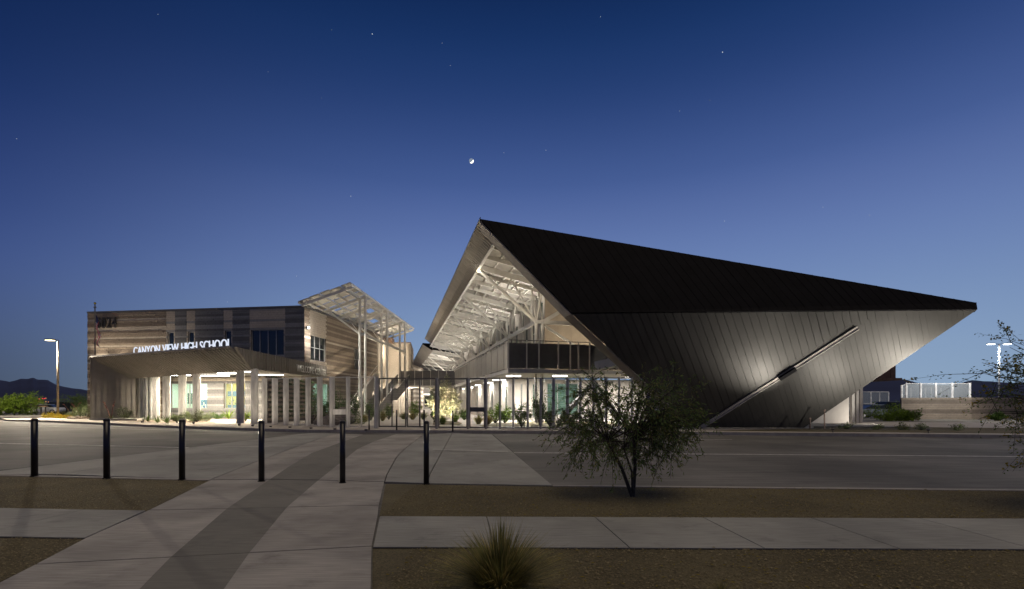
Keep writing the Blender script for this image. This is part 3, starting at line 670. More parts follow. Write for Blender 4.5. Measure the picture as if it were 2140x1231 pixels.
def fin(root, base, top, face_dir, wd=.42, dp=.3, name='pillar', m=None):
    """a folded galvanised fin: bevelled channel with a lip on each side"""
    fd = Vector(face_dir).normalized(); sd = Vector((-fd.y, fd.x, 0)); b = MB(); t = .018
    sec = [(-wd / 2, -dp * .45), (-wd / 2 + .02, 0), (-.03, dp * .18), (-.03, dp * .18), (.03, dp * .18), (wd / 2 - .02, 0), (wd / 2, -dp * .45)]
    sec = [(-wd / 2, -dp / 2), (-wd / 2, dp / 2 - .03), (-wd * .06, dp / 2), (-wd * .03, dp / 2 - .05), (wd * .03, dp / 2 - .05), (wd * .06, dp / 2), (wd / 2, dp / 2 - .03), (wd / 2, -dp / 2), (wd / 2 - t, -dp / 2), (wd / 2 - t, dp / 2 - .06), (-wd / 2 + t, dp / 2 - .06), (-wd / 2 + t, -dp / 2)]
    pts = [base + sd * x + fd * y for x, y in sec]
    b.prism(pts, (0, 0, top - base.z)); return b.build(name, m or M['galv'], root)
pil = [(288, 875.2, 8, 779), (298.5, 875.6, 9, 779), (307.5, 876, 7, 779), (316, 876, 6, 779), (326.5, 877, 13, 778.5), (348, 878.2, 14, 778.5), (381, 879.5, 14, 777.5), (411, 881, 14.5, 777), (502.5, 884.5, 15, 773), (532, 886.2, 14, 772)]
for i, (u, v, wpx, vt) in enumerate(pil):
    g = G(u, v, PZ); ang = (-.35, -.25, .5, .6, -.3, -.35, -.35, -.35, -.15, -.2)[i]
    top = min(CH - (vt - HY) / F * g.y + .05, 4.46)
    fin(porch, g, top, (math.sin(-ang) * .6 + .25, -1, 0), wpx / F * g.y * .92, .34)
for u0, u1, v in [(357, 398, 783.5), (418, 479, 780.7), (455, 494, 775.5), (509, 526, 775.5), (539, 591, 782.7)]:
    z = 4.28 if u0 < 500 else 4.12
    Y = (z - CH) * F / (HY - v); Y = min(Y, 43.8 if u0 < 450 else 42.5); z = CH + (HY - v) / F * Y
    Y = Y; z = min(z, 4.30 if u0 < 400 else 4.13)
    x0, x1 = (u0 - CX) / F * Y, (u1 - CX) / F * Y
    b = MB(); b.abox(x0, x1, Y - .07, Y + .07, z - .08, z); b.build('linear_light', M['led'], porch)
    area(((x0 + x1) / 2, Y, z - .1), ((x0 + x1) / 2, Y, 0), 130 + 55 * (x1 - x0), x1 - x0, .15, WARM)
for x, y in [(-24, 39.5), (-29.5, 43.2)]: area((x, y, 4.05), (x, y, 0), 120, 1.5, .15, WARM)
plinth = MB(); plinth.prism([G(186, 877.5, PZ), G(286, 879.5, PZ), V(-34.6, 45.6, PZ), V(-38.2, 44.5, PZ)], (0, 0, .14)); tag(plinth.build('plinth', M['kerb']), 'low concrete plinth under the dark end wall of the entrance canopy', 'plinth')
for u, v, pw, wh in [(300, 879.5, 60, 'the cluster of slim left pillars'), (333, 882, 60, 'the fifth canopy pillar from the left'), (371, 884, 60, 'the lit window, left one'), (405, 885.5, 60, 'the lit window, right one'), (500, 889.5, 50, 'the left of the two tall corner pillars'), (528, 891, 50, 'the right of the two tall corner pillars')]:
    q = G(u, v, PZ); f = MB(); f.tube([q + V(0, 0, -.01), q + V(0, 0, .12)], [.07, .09], 8); tag(f.build('bed_uplight', M['galvd']), 'small round uplight in the ground before ' + wh, 'uplight', 'uplights before the canopy pillars')
    spot(q + V(0, 0, .16), q + V(.3, 1.9, 2.6), pw, 120, WARM, .05, .9)  # unseen lamps added here, assumed from the lit pillar fronts
for q, wh in [(V(-33, 39.2, PZ), 'left end'), (V(-28, 36.6, PZ), 'middle'), (V(-23, 33.9, PZ), 'right end')]:
    f = MB(); f.tube([q + V(0, 0, -.01), q + V(0, 0, .14)], [.07, .09], 8); tag(f.build('kerb_uplight', M['galvd']), 'small round uplight at the kerb below the ' + wh + ' of the canopy face', 'uplight', 'uplights at the kerb')
    spot(q + V(0, 0, .17), q + V(1, 2.5, 5), 45, 120, WARM, .06, .9)  # unseen lamps added to brighten the canopy face
# planted screen behind the fins
scr = thing('planted_screen', 'dark screen wall stacked with planter pockets of green beside the entrance canopy', 'green wall', (-18.2, 38, PZ))
q0, q1 = V(-17.9, 35.2, PZ), V(-18.45, 44.6, PZ); dq = (q1 - q0).normalized(); nq = V(dq.y, -dq.x, 0)
b = MB(); b.bar(q0 + V(0, 0, 1.75), q1 + V(0, 0, 1.75), .12, 3.5); b.build('frame', M['rockd'], scr)
pk = MB(); lf = MB()
pb = MB(); pb.box((0, 0, 0), (.16, 0, 0), (0, .1, 0), (0, 0, .09)); pme = bpy.data.meshes.new('planter_box'); pme.from_pydata(pb.v, [], pb.f); pme.materials.append(M['blk1'])
for r in range(9):
    for c in range(24):
        p = q0 + dq * (.25 + c * .385 + (.18 if r % 2 else 0)) + nq * .17 + V(0, 0, .3 + r * .36)
        o = link('planter_box', pme, p, scr); o.rotation_euler = (0, 0, math.atan2(dq.y, dq.x))
        if rr.random() < .6:
            for _ in range(26):
                a = p + Vector((rr.gauss(0, .1), rr.gauss(0, .1), .1 + abs(rr.gauss(0, .08)))) + nq * .06; e = Vector((rr.gauss(0, 1), rr.gauss(0, 1), rr.gauss(.3, 1))).normalized() * .07; f = e.cross(Vector((0, 0, 1))).normalized() * .03
                lf.face([a, a + e + f, a + e * 2, a + e - f])
lf.build('foliage', M['leafg'], scr)
# ================================================================== SOLAR CANOPY OVER THE BLOCK BUILDING
sol = thing('solar_canopy', 'raised slatted solar canopy on tall paired white posts along the block building', 'solar canopy', (-15, 50, 0))
K0, K1, K2 = PT(622, 630, 44.5), PT(733, 590, 44.5), PT(865, 685, 71.4); K3 = K0 + (K2 - K1)
ex, ey = (K1 - K0), (K2 - K1); nz = ex.cross(ey).normalized()
if nz.z < 0: nz = -nz
kp = lambda a, c, h=0: K0 + ex * a + ey * c + nz * h
for j in range(16):
    for i in range(5):
        if (i, j) in ((1, 3), (3, 6), (2, 9)): continue
        c0, c1, a0, a1 = j / 16 + .004, (j + .90) / 16, i / 5 + .006, (i + .93) / 5
        jit = .03 * ((i * 7 + j * 3) % 3)
        b = MB(); b.prism([kp(a0, c0, jit), kp(a1, c0, jit), kp(a1, c1, jit), kp(a0, c1, jit)], nz * .05); b.build('solar_panel', M['solar'], sol)
for i in range(6):
    b = MB(); b.bar(kp(i / 5 * .985 + .007, .0, -.12), kp(i / 5 * .985 + .007, 1, -.12), .09, .2); b.build('purlin', M['white'], sol)
cf = [(Y - 44.5) / 26.9 for Y in (44.8, 48.9, 52.7, 56.6, 60.4, 64.3, 70.9)]
for c in cf:
    b = MB(); b.bar(kp(.02, c, -.36), kp(.98, c, -.36), .14, .26); b.build('rafter', M['white'], sol)
for a in (.12, .88):
    b = MB(); b.bar(kp(a, .0, -.33), kp(a, 1, -.33), .1, .2); b.build('rafter', M['white'], sol)
for k, (uA, uB, Y) in enumerate([(752, 763.5, 48.9), (797.5, 809, 56.6), (835.5, 846, 64.3)]):
    c = (Y - 44.5) / 26.9; xa, xb = (uA - CX) / F * Y, (uB - CX) / F * Y
    aof = lambda x: (x - kp(0, c).x) / ex.x
    for x in (xa, xb):
        zt_ = kp(aof(x), c, -.5).z; b = MB(); b.tube([(x, Y, PZ), (x, Y, zt_)], .13, 10); b.build('post', M['white'], sol)
    zk = 9.6 - .25 * k * 0 - 1.0
    b = MB(); b.bar((xa, Y, zk), (xb, Y, zk), .2, .3); b.build('bracket', M['galvd'], sol)
    b = MB(); b.bar((xa, Y, zk), kp(.2, c, -.45), .16, .16); b.build('strut', M['white'], sol)
    b = MB(); b.tube([(xb, Y, zk), kp(.5, c + .12, -.4)], .035, 6); b.tube([(xa, Y, zk), kp(.55, c - .12, -.4)], .035, 6); b.build('stay', M['white'], sol)
b = MB(); b.bar(((763.5 - CX) / F * 48.9, 48.9, 8.45), ((846 - CX) / F * 64.3, 64.3, 8.45), .18, .28); b.build('tie_beam', M['white'], sol)
for Y in (50.5, 58, 66): spot((-14.4, Y, .5), (-16.8, Y, 12), 820, 100, WARM, .1)
# ================================================================== STAIRS, BRIDGE, TOWER
def guard_run(root, p, q, h, m, step=1.2, post=True, th=.04, name='guard_panel'):
    p, q = Vector(p), Vector(q); L = (q - p); n = max(1, int(round(Vector((L.x, L.y, 0)).length / step)))
    for k in range(n):
        a, c = p + L * ((k + .03) / n), p + L * ((k + .97) / n); b = MB(); b.prism([a, c, c + V(0, 0, h), a + V(0, 0, h)], V(-L.y, L.x, 0).normalized() * th); b.build(name, m, root)
        if post:
            b = MB(); e = p + L * (k / n); b.bar(e + V(0, 0, -.05), e + V(0, 0, h + .12), .05, .07); b.build('post', M['white'], root)
st = thing('outdoor_stair', 'open stair with dark panel sides climbing from the courtyard to the bridge', 'stair', (-14.5, 51, PZ))
xs, xe = -15.4, -13.9; nst = 26
pa, pm1, pm2, pe = V(xe, 50.8, PZ), V(xe, 56.6, 2.15), V(xe, 58.4, 2.15), V(xe, 65.6, 4.4)
for i in range(12):
    y = 50.8 + i * .48; z = PZ + (i + 1) * .168; b = MB(); b.abox(xs, xe, y, y + .5, z - .06, z); b.build('step', M['plaza'], st)
for i in range(13):
    y = 58.4 + i * .55; z = 2.15 + (i + 1) * .17; b = MB(); b.abox(xs, xe, y, y + .57, z - .06, z); b.build('step', M['plaza'], st)
b = MB(); b.abox(xs, xe, 56.6, 58.4, 2.05, 2.15); b.build('landing', M['plaza'], st)
for x in (xs - .05, xe + .05):
    for a, c in ((V(x, 50.8, .05), V(x, 56.6, 2.0)), (V(x, 56.6, 2.0), V(x, 58.4, 2.0)), (V(x, 58.4, 2.0), V(x, 65.6, 4.2))): guard_run(st, a, c, 1.4, M['guard'], 1.4, False)
ws = thing('wall_stair', 'pale concrete stair wall rising along the striped block facade', 'stair wall', (-16.2, 50, PZ))
b = MB(); X = -16.4
b.prism([(X, 46.6, PZ), (X, 58.6, PZ), (X, 58.6, 5.2), (X, 57.5, 5.2), (X, 47.2, .6)], (.25, 0, 0)); b.build('stringer_wall', M['plaster'], ws)
b = MB(); b.tube([(X + .35, 47, 1.35), (X + .35, 57.6, 6.1)], .035, 6); b.tube([(X + .35, 47.2, .75), (X + .35, 57.6, 5.5)], .03, 6); b.build('handrail', M['galv'], ws)
br = thing('footbridge', 'dark-sided footbridge joining the two buildings above the courtyard', 'bridge', (-11.5, 66, 4))
b = MB(); b.abox(-17.2, -7.7, 65.8, 68.2, 3.78, 4.1); b.build('deck', M['white'], br)
guard_run(br, (-15.4, 65.8, 4.02), (-7.85, 65.8, 4.02), 2.0, M['guard'], 1.1); guard_run(br, (-15.4, 68.2, 4.02), (-7.9, 68.2, 4.02), 2.0, M['guard'], 1.1, False)
tw = thing('block_tower', 'pale block stair tower behind the posts at the end of the striped facade', 'tower', (-17, 72, 0))
dT = V(1, 0, 0); nT = V(0, -1, 0)
block_wall(tw, V(-20.4, 70, 0), dT, nT, 5.7, PZ, 10.3, [], lambda c, s: (0, 0), BM, 120)
dT2 = V(-.16, 1, 0).normalized(); block_wall(tw, V(-14.7, 70, 0), dT2, V(dT2.y, -dT2.x, 0), 10, PZ, 10.2, [], lambda c, s: (1 if c % 4 < 2 else 2, .01), BM, 60)
b = MB(); b.prism([(-20.4, 69.95, 10.3), (-14.65, 69.95, 10.3), (-16.3, 80, 10.3), (-20.4, 80, 10.3)], (0, 0, .15)); b.abox(-20.4, -17.0, 68.5, 69.9, 10.2, 10.9); b.build('cap', M['brown'], tw)
block_wall(tw, P1 + dS * (LS + .1), V(-.1, 1, 0).normalized(), V(1, .1, 0).normalized(), 7.8, PZ, 10.3, [], lambda c, s: (0, 0), BM, 40)
point((-16.4, 66.5, 8.6), 240, WARM, .2); point((-16.2, 62.5, 2.6), 200, WARM, .2); point((-14.6, 68.3, 3.2), 220, NEUT, .2)
# ================================================================== FOLDED-ROOF HALL (right)
hall = thing('folded_roof_hall', 'hall under a huge folded dark metal roof that leans out over the street', 'school hall', (10, 34, 0))
YF = 28.7; KS = .45
def onlow(u, v):
    a = (HY - v) / F; Y = (YF - KS * (CH - PZ)) / (1 + KS * a); return PT(u, v, Y)
A = PT(1003, 458, 29.0); Fp, Bp = onlow(1195, 656), onlow(2040, 648); Dp, Cp = onlow(1450, 893.6), onlow(1680, 893.6)
g0, g1 = onlow(1462, 893), onlow(1790, 684)
Bt = PT(2040, 633, Bp.y + .25)
# lower leaning wall: left part and right part either side of the trough
sd = V(-4.0, -3.2, 7.0)
# line of trough extended to the fold
fold = lambda t: Fp + (Bp - Fp) * t
tdir = g1 - g0
# find crossing of the trough line with the fold line (x,z)
den = tdir.x * (Bp - Fp).z - tdir.z * (Bp - Fp).x
t_ = ((Fp - g0).x * (Bp - Fp).z - (Fp - g0).z * (Bp - Fp).x) / den; g2 = g0 + tdir * t_
clad('wall_panel', [Fp, Dp, g0, g2], sd, .40, M['wallm'], hall, (0, -1, -.4), .02, .018, .026, .0016, backing='leaning_wall', back_th=.25)
clad('wall_panel', [g0, Cp, Bp, g2], sd, .30, M['wallm'], hall, (0, -1, -.4), .012, .006, .02, .0012, backing='leaning_wall', back_th=.25)
clad('roof_panel', [A, Bt, Bp + V(0, -.05, .1), Fp + V(0, -.05, .06)][:2] + [Fp + V(0, -.03, .05)], (Fp - A) * .6 + V(0, 0, -3), .45, M['roofm'], hall, (0, -1, .6), .02, .012, .03, backing='roof_face', back_th=.2)
clad('roof_panel', [Bt, Bp + V(0, -.06, .02), Fp + V(0, -.06, .05)], (Fp - A) * .6 + V(0, 0, -3), .45, M['roofm'], hall, (0, -1, .6), .02, .012, .03, backing='roof_face', back_th=.2)
nl = V(0, -1, -KS).normalized()
b = MB(); b.bar(g0 + nl * .08, g1 + nl * .08, .2, .07, up=nl); b.bar(g0 + nl * .12 + V(.06, 0, -.06), g1 + nl * .12 + V(.06, 0, -.06), .04, .06, up=nl); b.build('drain_trough', M['trough'], hall)
b = MB(); b.bar(g0 + (g1 - g0) * .52 + nl * .24, g0 + (g1 - g0) * .62 + nl * .24, .2, .16, up=nl); b.build('trough_bracket', M['roofm'], hall)
ev = V(-.243, 1, 0).normalized(); er = V(1, .243, 0).normalized()
def EL(Y, dx=0, z=11.9): return V(-2.64 - .243 * (Y - 36.5), Y, z) + er * dx
# edge trim along the slanting left edge
b = MB(); tA, tF, tD = A + V(.0, .05, 0), Fp, Dp
b.prism([A + V(.05, 0, -.15), Fp + V(-.02, .02, 0), Fp + V(-.30, .45, -.1), A + V(-.02, .5, -.45)], V(-.06, 0, -.03)); b.prism([Fp + V(-.02, .02, 0), Dp + V(0, .02, 0), Dp + V(-.35, .45, 0), Fp + V(-.30, .45, -.1)], V(-.06, 0, -.03)); b.build('edge_trim', M['cham'], hall)
# eave along the courtyard
Ye = 82.7
oE = lambda Y, dx, dz: V(-1.92 - .242 * (Y - 29), Y, A.z) + V(dx, dx * .24, dz)
clad('eave_panel', [oE(29.15, 0, 0), oE(Ye, 0, 0), oE(Ye, .6, -.48), oE(29.75, .6, -.48)], (1, .24, -.8), .42, M['cham'], hall, (0, -.3, -1), .01, .006, .02, backing='eave_soffit', back_th=.08)
clad('eave_panel', [oE(29.8, .6, -.48), oE(Ye, .6, -.48), oE(Ye, 1.05, -.9), oE(30.2, 1.05, -.9)], (1, .24, -.8), .42, M['porchm'], hall, (-.5, -.3, -1), .01, .02, .03, backing='eave_soffit', back_th=.06)
b = MB(); b.prism([oE(29, 0, .12), oE(Ye, 0, .12), oE(Ye, -.02, -.02), oE(29, -.02, -.02)], (.05, 0, 0)); b.build('eave_edge', M['guard'], hall)
# top roof sheet
b = MB(); b.prism([oE(29.2, .03, .1), oE(Ye, .03, .1), V(32, Ye, 6.2), Bt + V(0, .3, -.1)], (0, 0, -.12)); b.build('roof_sheet', M['roofm'], hall)
# edge beam and ceiling
cz = lambda dx: 11.95 - .215 * dx
def CL(Y, dx, h=0): return EL(Y, dx, cz(dx) + h)
b = MB(); b.bar(EL(30.0, .1, 11.85), EL(Ye, .1, 11.85), .22, .34); b.build('edge_beam', M['white'], hall)
# front limit of the ceiling follows the roof plane
nU_ = (Bt - A).cross(Fp - A).normalized()
def front_Y(dx):
    # Y on the ceiling line dx where the roof plane passes
    lo, hi = 24, 60
    f = lambda Y: (CL(Y, dx, .3) - A).dot(nU_)
    for _ in range(40):
        m_ = (lo + hi) / 2
        if f(lo) * f(m_) <= 0: hi = m_
        else: lo = m_
    return lo + .25
ds = [0.15, 1.3, 2.5, 3.7, 4.9, 6.1, 7.3, 8.5, 12, 18]
fy = {d_: max(29.6, front_Y(d_)) for d_ in ds}
b = MB()
for d0, d1 in zip(ds[:-1], ds[1:]): b.prism([CL(fy[d0], d0, .32), CL(fy[d1], d1, .32), CL(Ye, d1, .32), CL(Ye, d0, .32)], (0, 0, .05))
b.build('ceiling_deck', M['deck'], hall)
nodes = [36.5 + 8.9 * k for k in range(6)]
for Y in nodes:
    b = MB(); b.bar(CL(Y, .2, -.02), CL(Y, 8.4, -.02), .2, .42); b.build('cross_beam', M['white'], hall)
    for k in (1, 2, 3):
        y2 = Y + 8.9 * k / 4; b = MB(); b.bar(CL(y2, .2, .14), CL(y2, 8.4, .14), .1, .3); b.build('purlin', M['white'], hall)
for k in (1, 2):
    y2 = 36.5 - 2.2 * k; b = MB(); b.bar(CL(y2, .2, .14), CL(y2, 3.6 if k == 1 else 2.2, .14), .1, .3); b.build('purlin', M['white'], hall)
for k, dx in enumerate([1.3, 2.5, 3.7, 4.9, 6.1]):
    b = MB(); b.bar(CL(fy[dx] + .3, dx, .22), CL(Ye, dx, .22), .07, .14); b.build('ceiling_joist', M['white'], hall)
for k, Y in enumerate(nodes):
    for j in range(4):
        y0 = Y + 8.9 * j / 4 + .12
        for i in range(5):
            if (i + j + k) % 2: continue
            b = MB(); b.bar(CL(y0, .8 + i * 1.2, .05), CL(y0 + 2.0, .8 + i * 1.2, .05), .06, .14); b.build('blocking', M['white'], hall)
# column trees
for k, Y in enumerate(nodes):
    Yc = Y + .5; xc = 1.83 - .243 * (Yc - 37) ; zn = 7.83
    for dx in (0, .5):
        b = MB(); b.tube([(xc + dx, Yc + dx * .24, PZ), (xc + dx, Yc + dx * .24, zn)], .12, 10); b.build('column', M['white'], hall)
    nd = V(xc, Yc, zn); nd2 = V(xc + .5, Yc + .12, zn)
    b = MB(); b.bar(nd - er * .12, nd2 + er * .12, .26, .26); b.build('node_plate', M['galv'], hall)
    mid = CL(Y, 2.6, -.25)
    for p, q, r in ((nd, EL(Y, .12, 11.7), .12), (nd, mid, .075), (nd, CL(Y - 1.1, 4.9, -.05), .075), (nd2, CL(Y + 1.2, 5.2, -.05), .075), (nd2, CL(Y + 3.2, 5.6, -.05), .06), (nd, CL(Y - 3.0, 4.7, -.05) if k else CL(Y + .3, 4.3, -.05), .06)):
        b = MB(); b.tube([p, q], r, 8); b.build('strut', M['white'], hall)
    b = MB(); st_ = nd + (EL(Y, .12, 11.7) - nd) * .55; b.tube([st_, mid], .055, 6); b.build('strut', M['white'], hall)
    if k < 5:
        b = MB(); b.bar(nd, nd + ev * 8.9 * 1.0, .2, .3); b.build('tie_beam', M['white'], hall)
n0 = V(2.33, 37.12, 7.83)
for q, wd in ((PT(1178, 647, 37.6), .28), (PT(1215, 677, 38.3), .3)):
    b = MB(); b.bar(n0, q, .2, wd); b.build('beam', M['white'], hall)
b = MB(); b.bar(PT(1139, 681, 38.6), PT(1200, 722, 38.8), .18, .2); b.build('beam', M['white'], hall)
b = MB(); b.bar(PT(1290, 872, 31.5), PT(1240, 800, 36), .3, .35); b.bar(PT(1165, 882, 34), PT(1240, 800, 36), .28, .3); b.build('raking_column', M['white'], hall)
# walls under the roof
def pane_wall(name, p, q, z0, z1, m, opens=(), th=.2):
    p, q = V(p[0], p[1], 0), V(q[0], q[1], 0); L = (q - p).length; d = (q - p) / L; n = V(d.y, -d.x, 0)
    sc_ = sorted({0, L} | {o[0] for o in opens} | {o[1] for o in opens}); zc = sorted({z0, z1} | {o[2] for o in opens} | {o[3] for o in opens})
    b = MB()
    for a, e in zip(sc_[:-1], sc_[1:]):
        for c, f in zip(zc[:-1], zc[1:]):
            m_, k = (a + e) / 2, (c + f) / 2
            if any(o[0] < m_ < o[1] and o[2] < k < o[3] for o in opens): continue
            b.box(p + d * m_ + V(0, 0, k) - n * th / 2, d * (e - a) / 2, n * th / 2, V(0, 0, (f - c) / 2))
    return b.build(name, m, hall), d, n
# ground floor: front wall then the long courtyard wall
gp0, gp1 = (0.04, 42.0), (12.5, 45.0)
sG = lambda u: (lambda k: ((k * 42.0 - .04) / (.9722 - k * .2341)))((u - CX) / F)
og = [(sG(1088), sG(1092), .3, 3.3), (sG(1113), sG(1120), .3, 3.3), (sG(1143), sG(1209), .55, 3.4)]
_, dg, ng = pane_wall('lower_wall', gp0, gp1, PZ, 3.75, M['plaster'], og)
for a, e, c, f in og: window(hall, V(.04, 42, 0), dg, ng, a, e, c, f, 3 if e - a > 1 else 1, M['ggreen'] if e - a < 1 else M['gclear'], .08)
cwA = V(.04, 42.0, 0); cw = lambda y: (cwA.x - .243 * (y - 42), y)
oc = [((y - 42) * 1.029 - .3, (y - 42) * 1.029 + .35, .3, 3.2) for y in (44.4, 47.3, 50.8, 55, 60, 66)]
_, dc, nc_ = pane_wall('lower_wall', cw(100), cw(42.02), PZ, 3.75, M['plaster'], [(59.68 - e, 59.68 - a, c, f) for a, e, c, f in oc])
for a, e, c, f in oc: window(hall, V(*cw(100), 0), dc, nc_, 59.68 - e, 59.68 - a, c, f, 1, M['ggreen'], .08)
# room behind big lower window
b = MB(); b.abox(2, 9, 47.5, 47.6, .2, 3.7); b.abox(2, 9, 43.4 + 0, 47.5, .13, .16); b.build('interior_room', M['leafs'] if 0 else M['ggreen'], hall)
area((4.6, 45.6, 3.5), (4.6, 45.6, 0), 38, 2, 1, (.85, 1, .9))
# upper walls (beige cladding panels)
up0 = V(2.76, 41, 0)
clad('cladding_panel', [(2.76, 41, 4.4), (16, 44.2, 4.4), (16, 44.2, 8.6), (2.76, 41, 11.6)], (0, 0, 1), 1.2, M['beige'], hall, (0, -1, 0), .02, 0, .02, .006, backing='upper_wall')
uw = lambda y: (2.76 - .243 * (y - 41), y)
ou = []; Lw = math.hypot(60 * .243, 60)
for k in range(12):
    s = Lw - (.5 + k * 2.1 + (k % 3) * .35); ou.append((s - .85, s, 6.2 if k % 2 else 5.2, 10.4 - (k % 3) * .7))
_, du, nu_ = pane_wall('upper_wall', uw(101), uw(41.02), 4.3, 11.9, M['plaster'], ou)
for k, (a, e, c, f) in enumerate(ou): window(hall, V(*uw(101), 0), du, nu_, a, e, c, f, 1, M['ggreen'], .1, zmid=(c + f) / 2)
for y0 in (55.5, 67.5):
    b = MB(); b.prism([V(*uw(y0), 5) + V(-.12, 0, 0), V(*uw(y0 + 4.5), 5) + V(-.12, 0, 0), V(*uw(y0 + 4.5), 11.3) + V(-.12, 0, 0), V(*uw(y0), 11.3) + V(-.12, 0, 0)], (-.05, 0, 0)); b.build('dark_screen', M['guard'], hall)
# V fins standing along the upper wall
for k in range(10):
    y = 42.6 + k * 3.1; p = V(*uw(y), 4.4) + V(-.5, 0, 0)
    b = MB(); b.bar(p + V(0, -.9, 0), p + V(-.2, .5, 6.8), .14, .14); b.bar(p + V(0, .9, 0), p + V(-.2, .5, 6.8), .14, .14); b.build('raking_fin', M['white'], hall)
# balcony
Q0 = V(-.28, 35, 0); Qr = Q0 + er * 13; Ql = Q0 + ev * 32
b = MB(); b.prism([Q0 + V(0, 0, 3.82), Qr + V(0, 0, 3.82), Qr + V(0, 6, 3.82), V(.3, 42, 3.82), V(*cw(66), 3.82), Ql + V(0, 0, 3.82)], (0, 0, .3)); b.build('balcony_slab', M['white'], hall)
for a, e in zip([1062, 1100, 1125.6, 1166, 1191, 1208, 1231, 1270], [1100, 1125.6, 1166, 1191, 1208, 1231, 1270, 1310]):
    f = lambda u: Q0 + er * ((((u - CX) / F) * 35 + .28) / (er.x - (u - CX) / F * er.y))
    pa_, pb_ = f(a + 1), f(e - 1); b = MB(); b.prism([pa_ + V(0, 0, 4.16), pb_ + V(0, 0, 4.16), pb_ + V(0, 0, 6.0), pa_ + V(0, 0, 6.0)], -ev * .05); b.build('guard_panel', M['guard'], hall)
    b = MB(); b.bar(f(a) - ev * .12 + V(0, 0, 4.1), f(a) - ev * .12 + V(0, 0, 6.2), .09, .09); b.build('guard_post', M['white'], hall)
nL_ = 26
for k in range(nL_):
    a, c = Q0 + ev * (31.5 * (k + .02) / nL_), Q0 + ev * (31.5 * (k + .98) / nL_)
    b = MB(); b.prism([a + V(0, 0, 4.16), c + V(0, 0, 4.16), c + V(0, 0, 6.0), a + V(0, 0, 6.0)], -er * (.05 if k % 2 else .035)); b.build('guard_panel', M['guardl'], hall)
    b = MB(); b.bar(a + er * .05 + V(0, 0, 4.2), a + er * .05 + V(0, 0, 6.18), .07, .07); b.build('guard_post', M['white'], hall)
b = MB(); b.tube([Q0 + V(0, 0, 6.2), Q0 + er * 7 + V(0, 0, 6.2)], .03, 6); b.tube([Q0 + V(0, 0, 6.2), Q0 + ev * 31.5 + V(0, 0, 6.2)], .03, 6); b.build('handrail', M['galvd'], hall)
b = MB(); b.bar(PT(1249, 765, 34.5), PT(1292, 756, 33), .6, .6); b.build('beam', M['white'], hall)
# soffit strips
for Y, us_ in ((38.4, [(1058, 1072.5), (1076, 1088), (1155, 1185)]), (41, [(1307, 1320)]), (45, [(1030, 1057)]), (51, [(1011, 1034)]), (58, [(993, 1012)]), (64, [(985, 998)]), (72, [(967, 985)]), (84, [(958, 973)])):
    for u0, u1 in us_:
        x0, x1 = (u0 - CX) / F * Y, (u1 - CX) / F * Y; z = 3.8
        b = MB(); b.abox(x0, x1, Y - .06, Y + .06, z - .07, z); b.build('linear_light', M['led'], hall)
        area(((x0 + x1) / 2, Y, z - .09), ((x0 + x1) / 2, Y, 0), 165, x1 - x0, .12, NEUT)
area((8.5, 38.2, 3.6), (8.5, 38.2, 0), 260, 1.2, .2, NEUT)
# lamps on the column nodes lighting the ceiling
for k, Y in enumerate(nodes):
    n_ = V(1.83 - .243 * (Y + 4.5 - 37) - .9, Y + 4.5, 7.7)
    b = MB(); b.tube([n_ + V(0, 0, -.2), n_ + V(0, 0, -.02)], [.1, .14], 10); b.build('uplight', M['galvd'], hall)
    spot(n_, n_ + V(-1.2, 0, 4), 420, 168, NEUT, .3, .8)
    if k == 0: spot(V(1.2, 33.2, 6.5), V(.2, 36, 11.6), 200, 150, WARM, .3, .8)
    spot(n_ + V(.1, 0, -.4), n_ + V(-.6, .5, -6), 130, 130, NEUT, .15, .8)
lp = PT(1000, 566, 36.4); b = MB(); b.blob(lp, .13, .13, .13, 1, 0); b.build('lamp_globe', M['lamp'], hall); point(lp + V(-.1, -.3, -.45), 9, NEUT, .12)
spot(V(9.5, 39.0, 5.0), V(9.5, 42, 9), 240, 150, WARM, .2); spot(V(4.5, 38.3, 4.6), V(4, 41.5, 9), 150, 150, WARM, .2)
# pale wall and column seen beneath the cantilever
b = MB(); b.prism([(19.5, 36, PZ), (25.1, 36, PZ), (25.1, 36, 6.5), (19.5, 36, 6.5)], (0, 7, 0)); b.build('lower_wall', M['plaster'], hall)
for u in (1781, 1790, 1798):
    x = (u - CX) / F * 37; b = MB(); b.bar((x, 37, PZ), (x, 37, 5.2), .28, .2); b.build('column', M['white'], hall)
b = MB()
for k in range(9): b.abox(28 + k * .42, 28 + k * .42 + .4, 40 + .02 * (k % 2), 40.5, 3.7, 5.2)
b.abox(27.5, 31.9, 39.5, 44, 3.5, 3.68); b.build('rear_balcony', M['brown'], hall)
spot((26.5, 34.0, .3), (22.5, 36, 3), 160, 120, NEUT, .1)
# sign posts by the kerb
for u, v0, v1 in ((1723, 856, 896), (1693, 873, 897)):
    g = G(u, 897, PZ); h = CH - (v0 - HY) / F * g.y; b = MB(); b.bar(g, g + V(0, 0, h - PZ), .05, .05); b.box(g + V(0, 0, h - PZ - .05), (.06, 0, 0), (0, .02, 0), (0, 0, .05))
    tag(b.build('slender_post', M['brown']), 'taller thin brown post at the foot of the leaning wall' if u == 1723 else 'shorter thin brown post at the foot of the leaning wall', 'post')
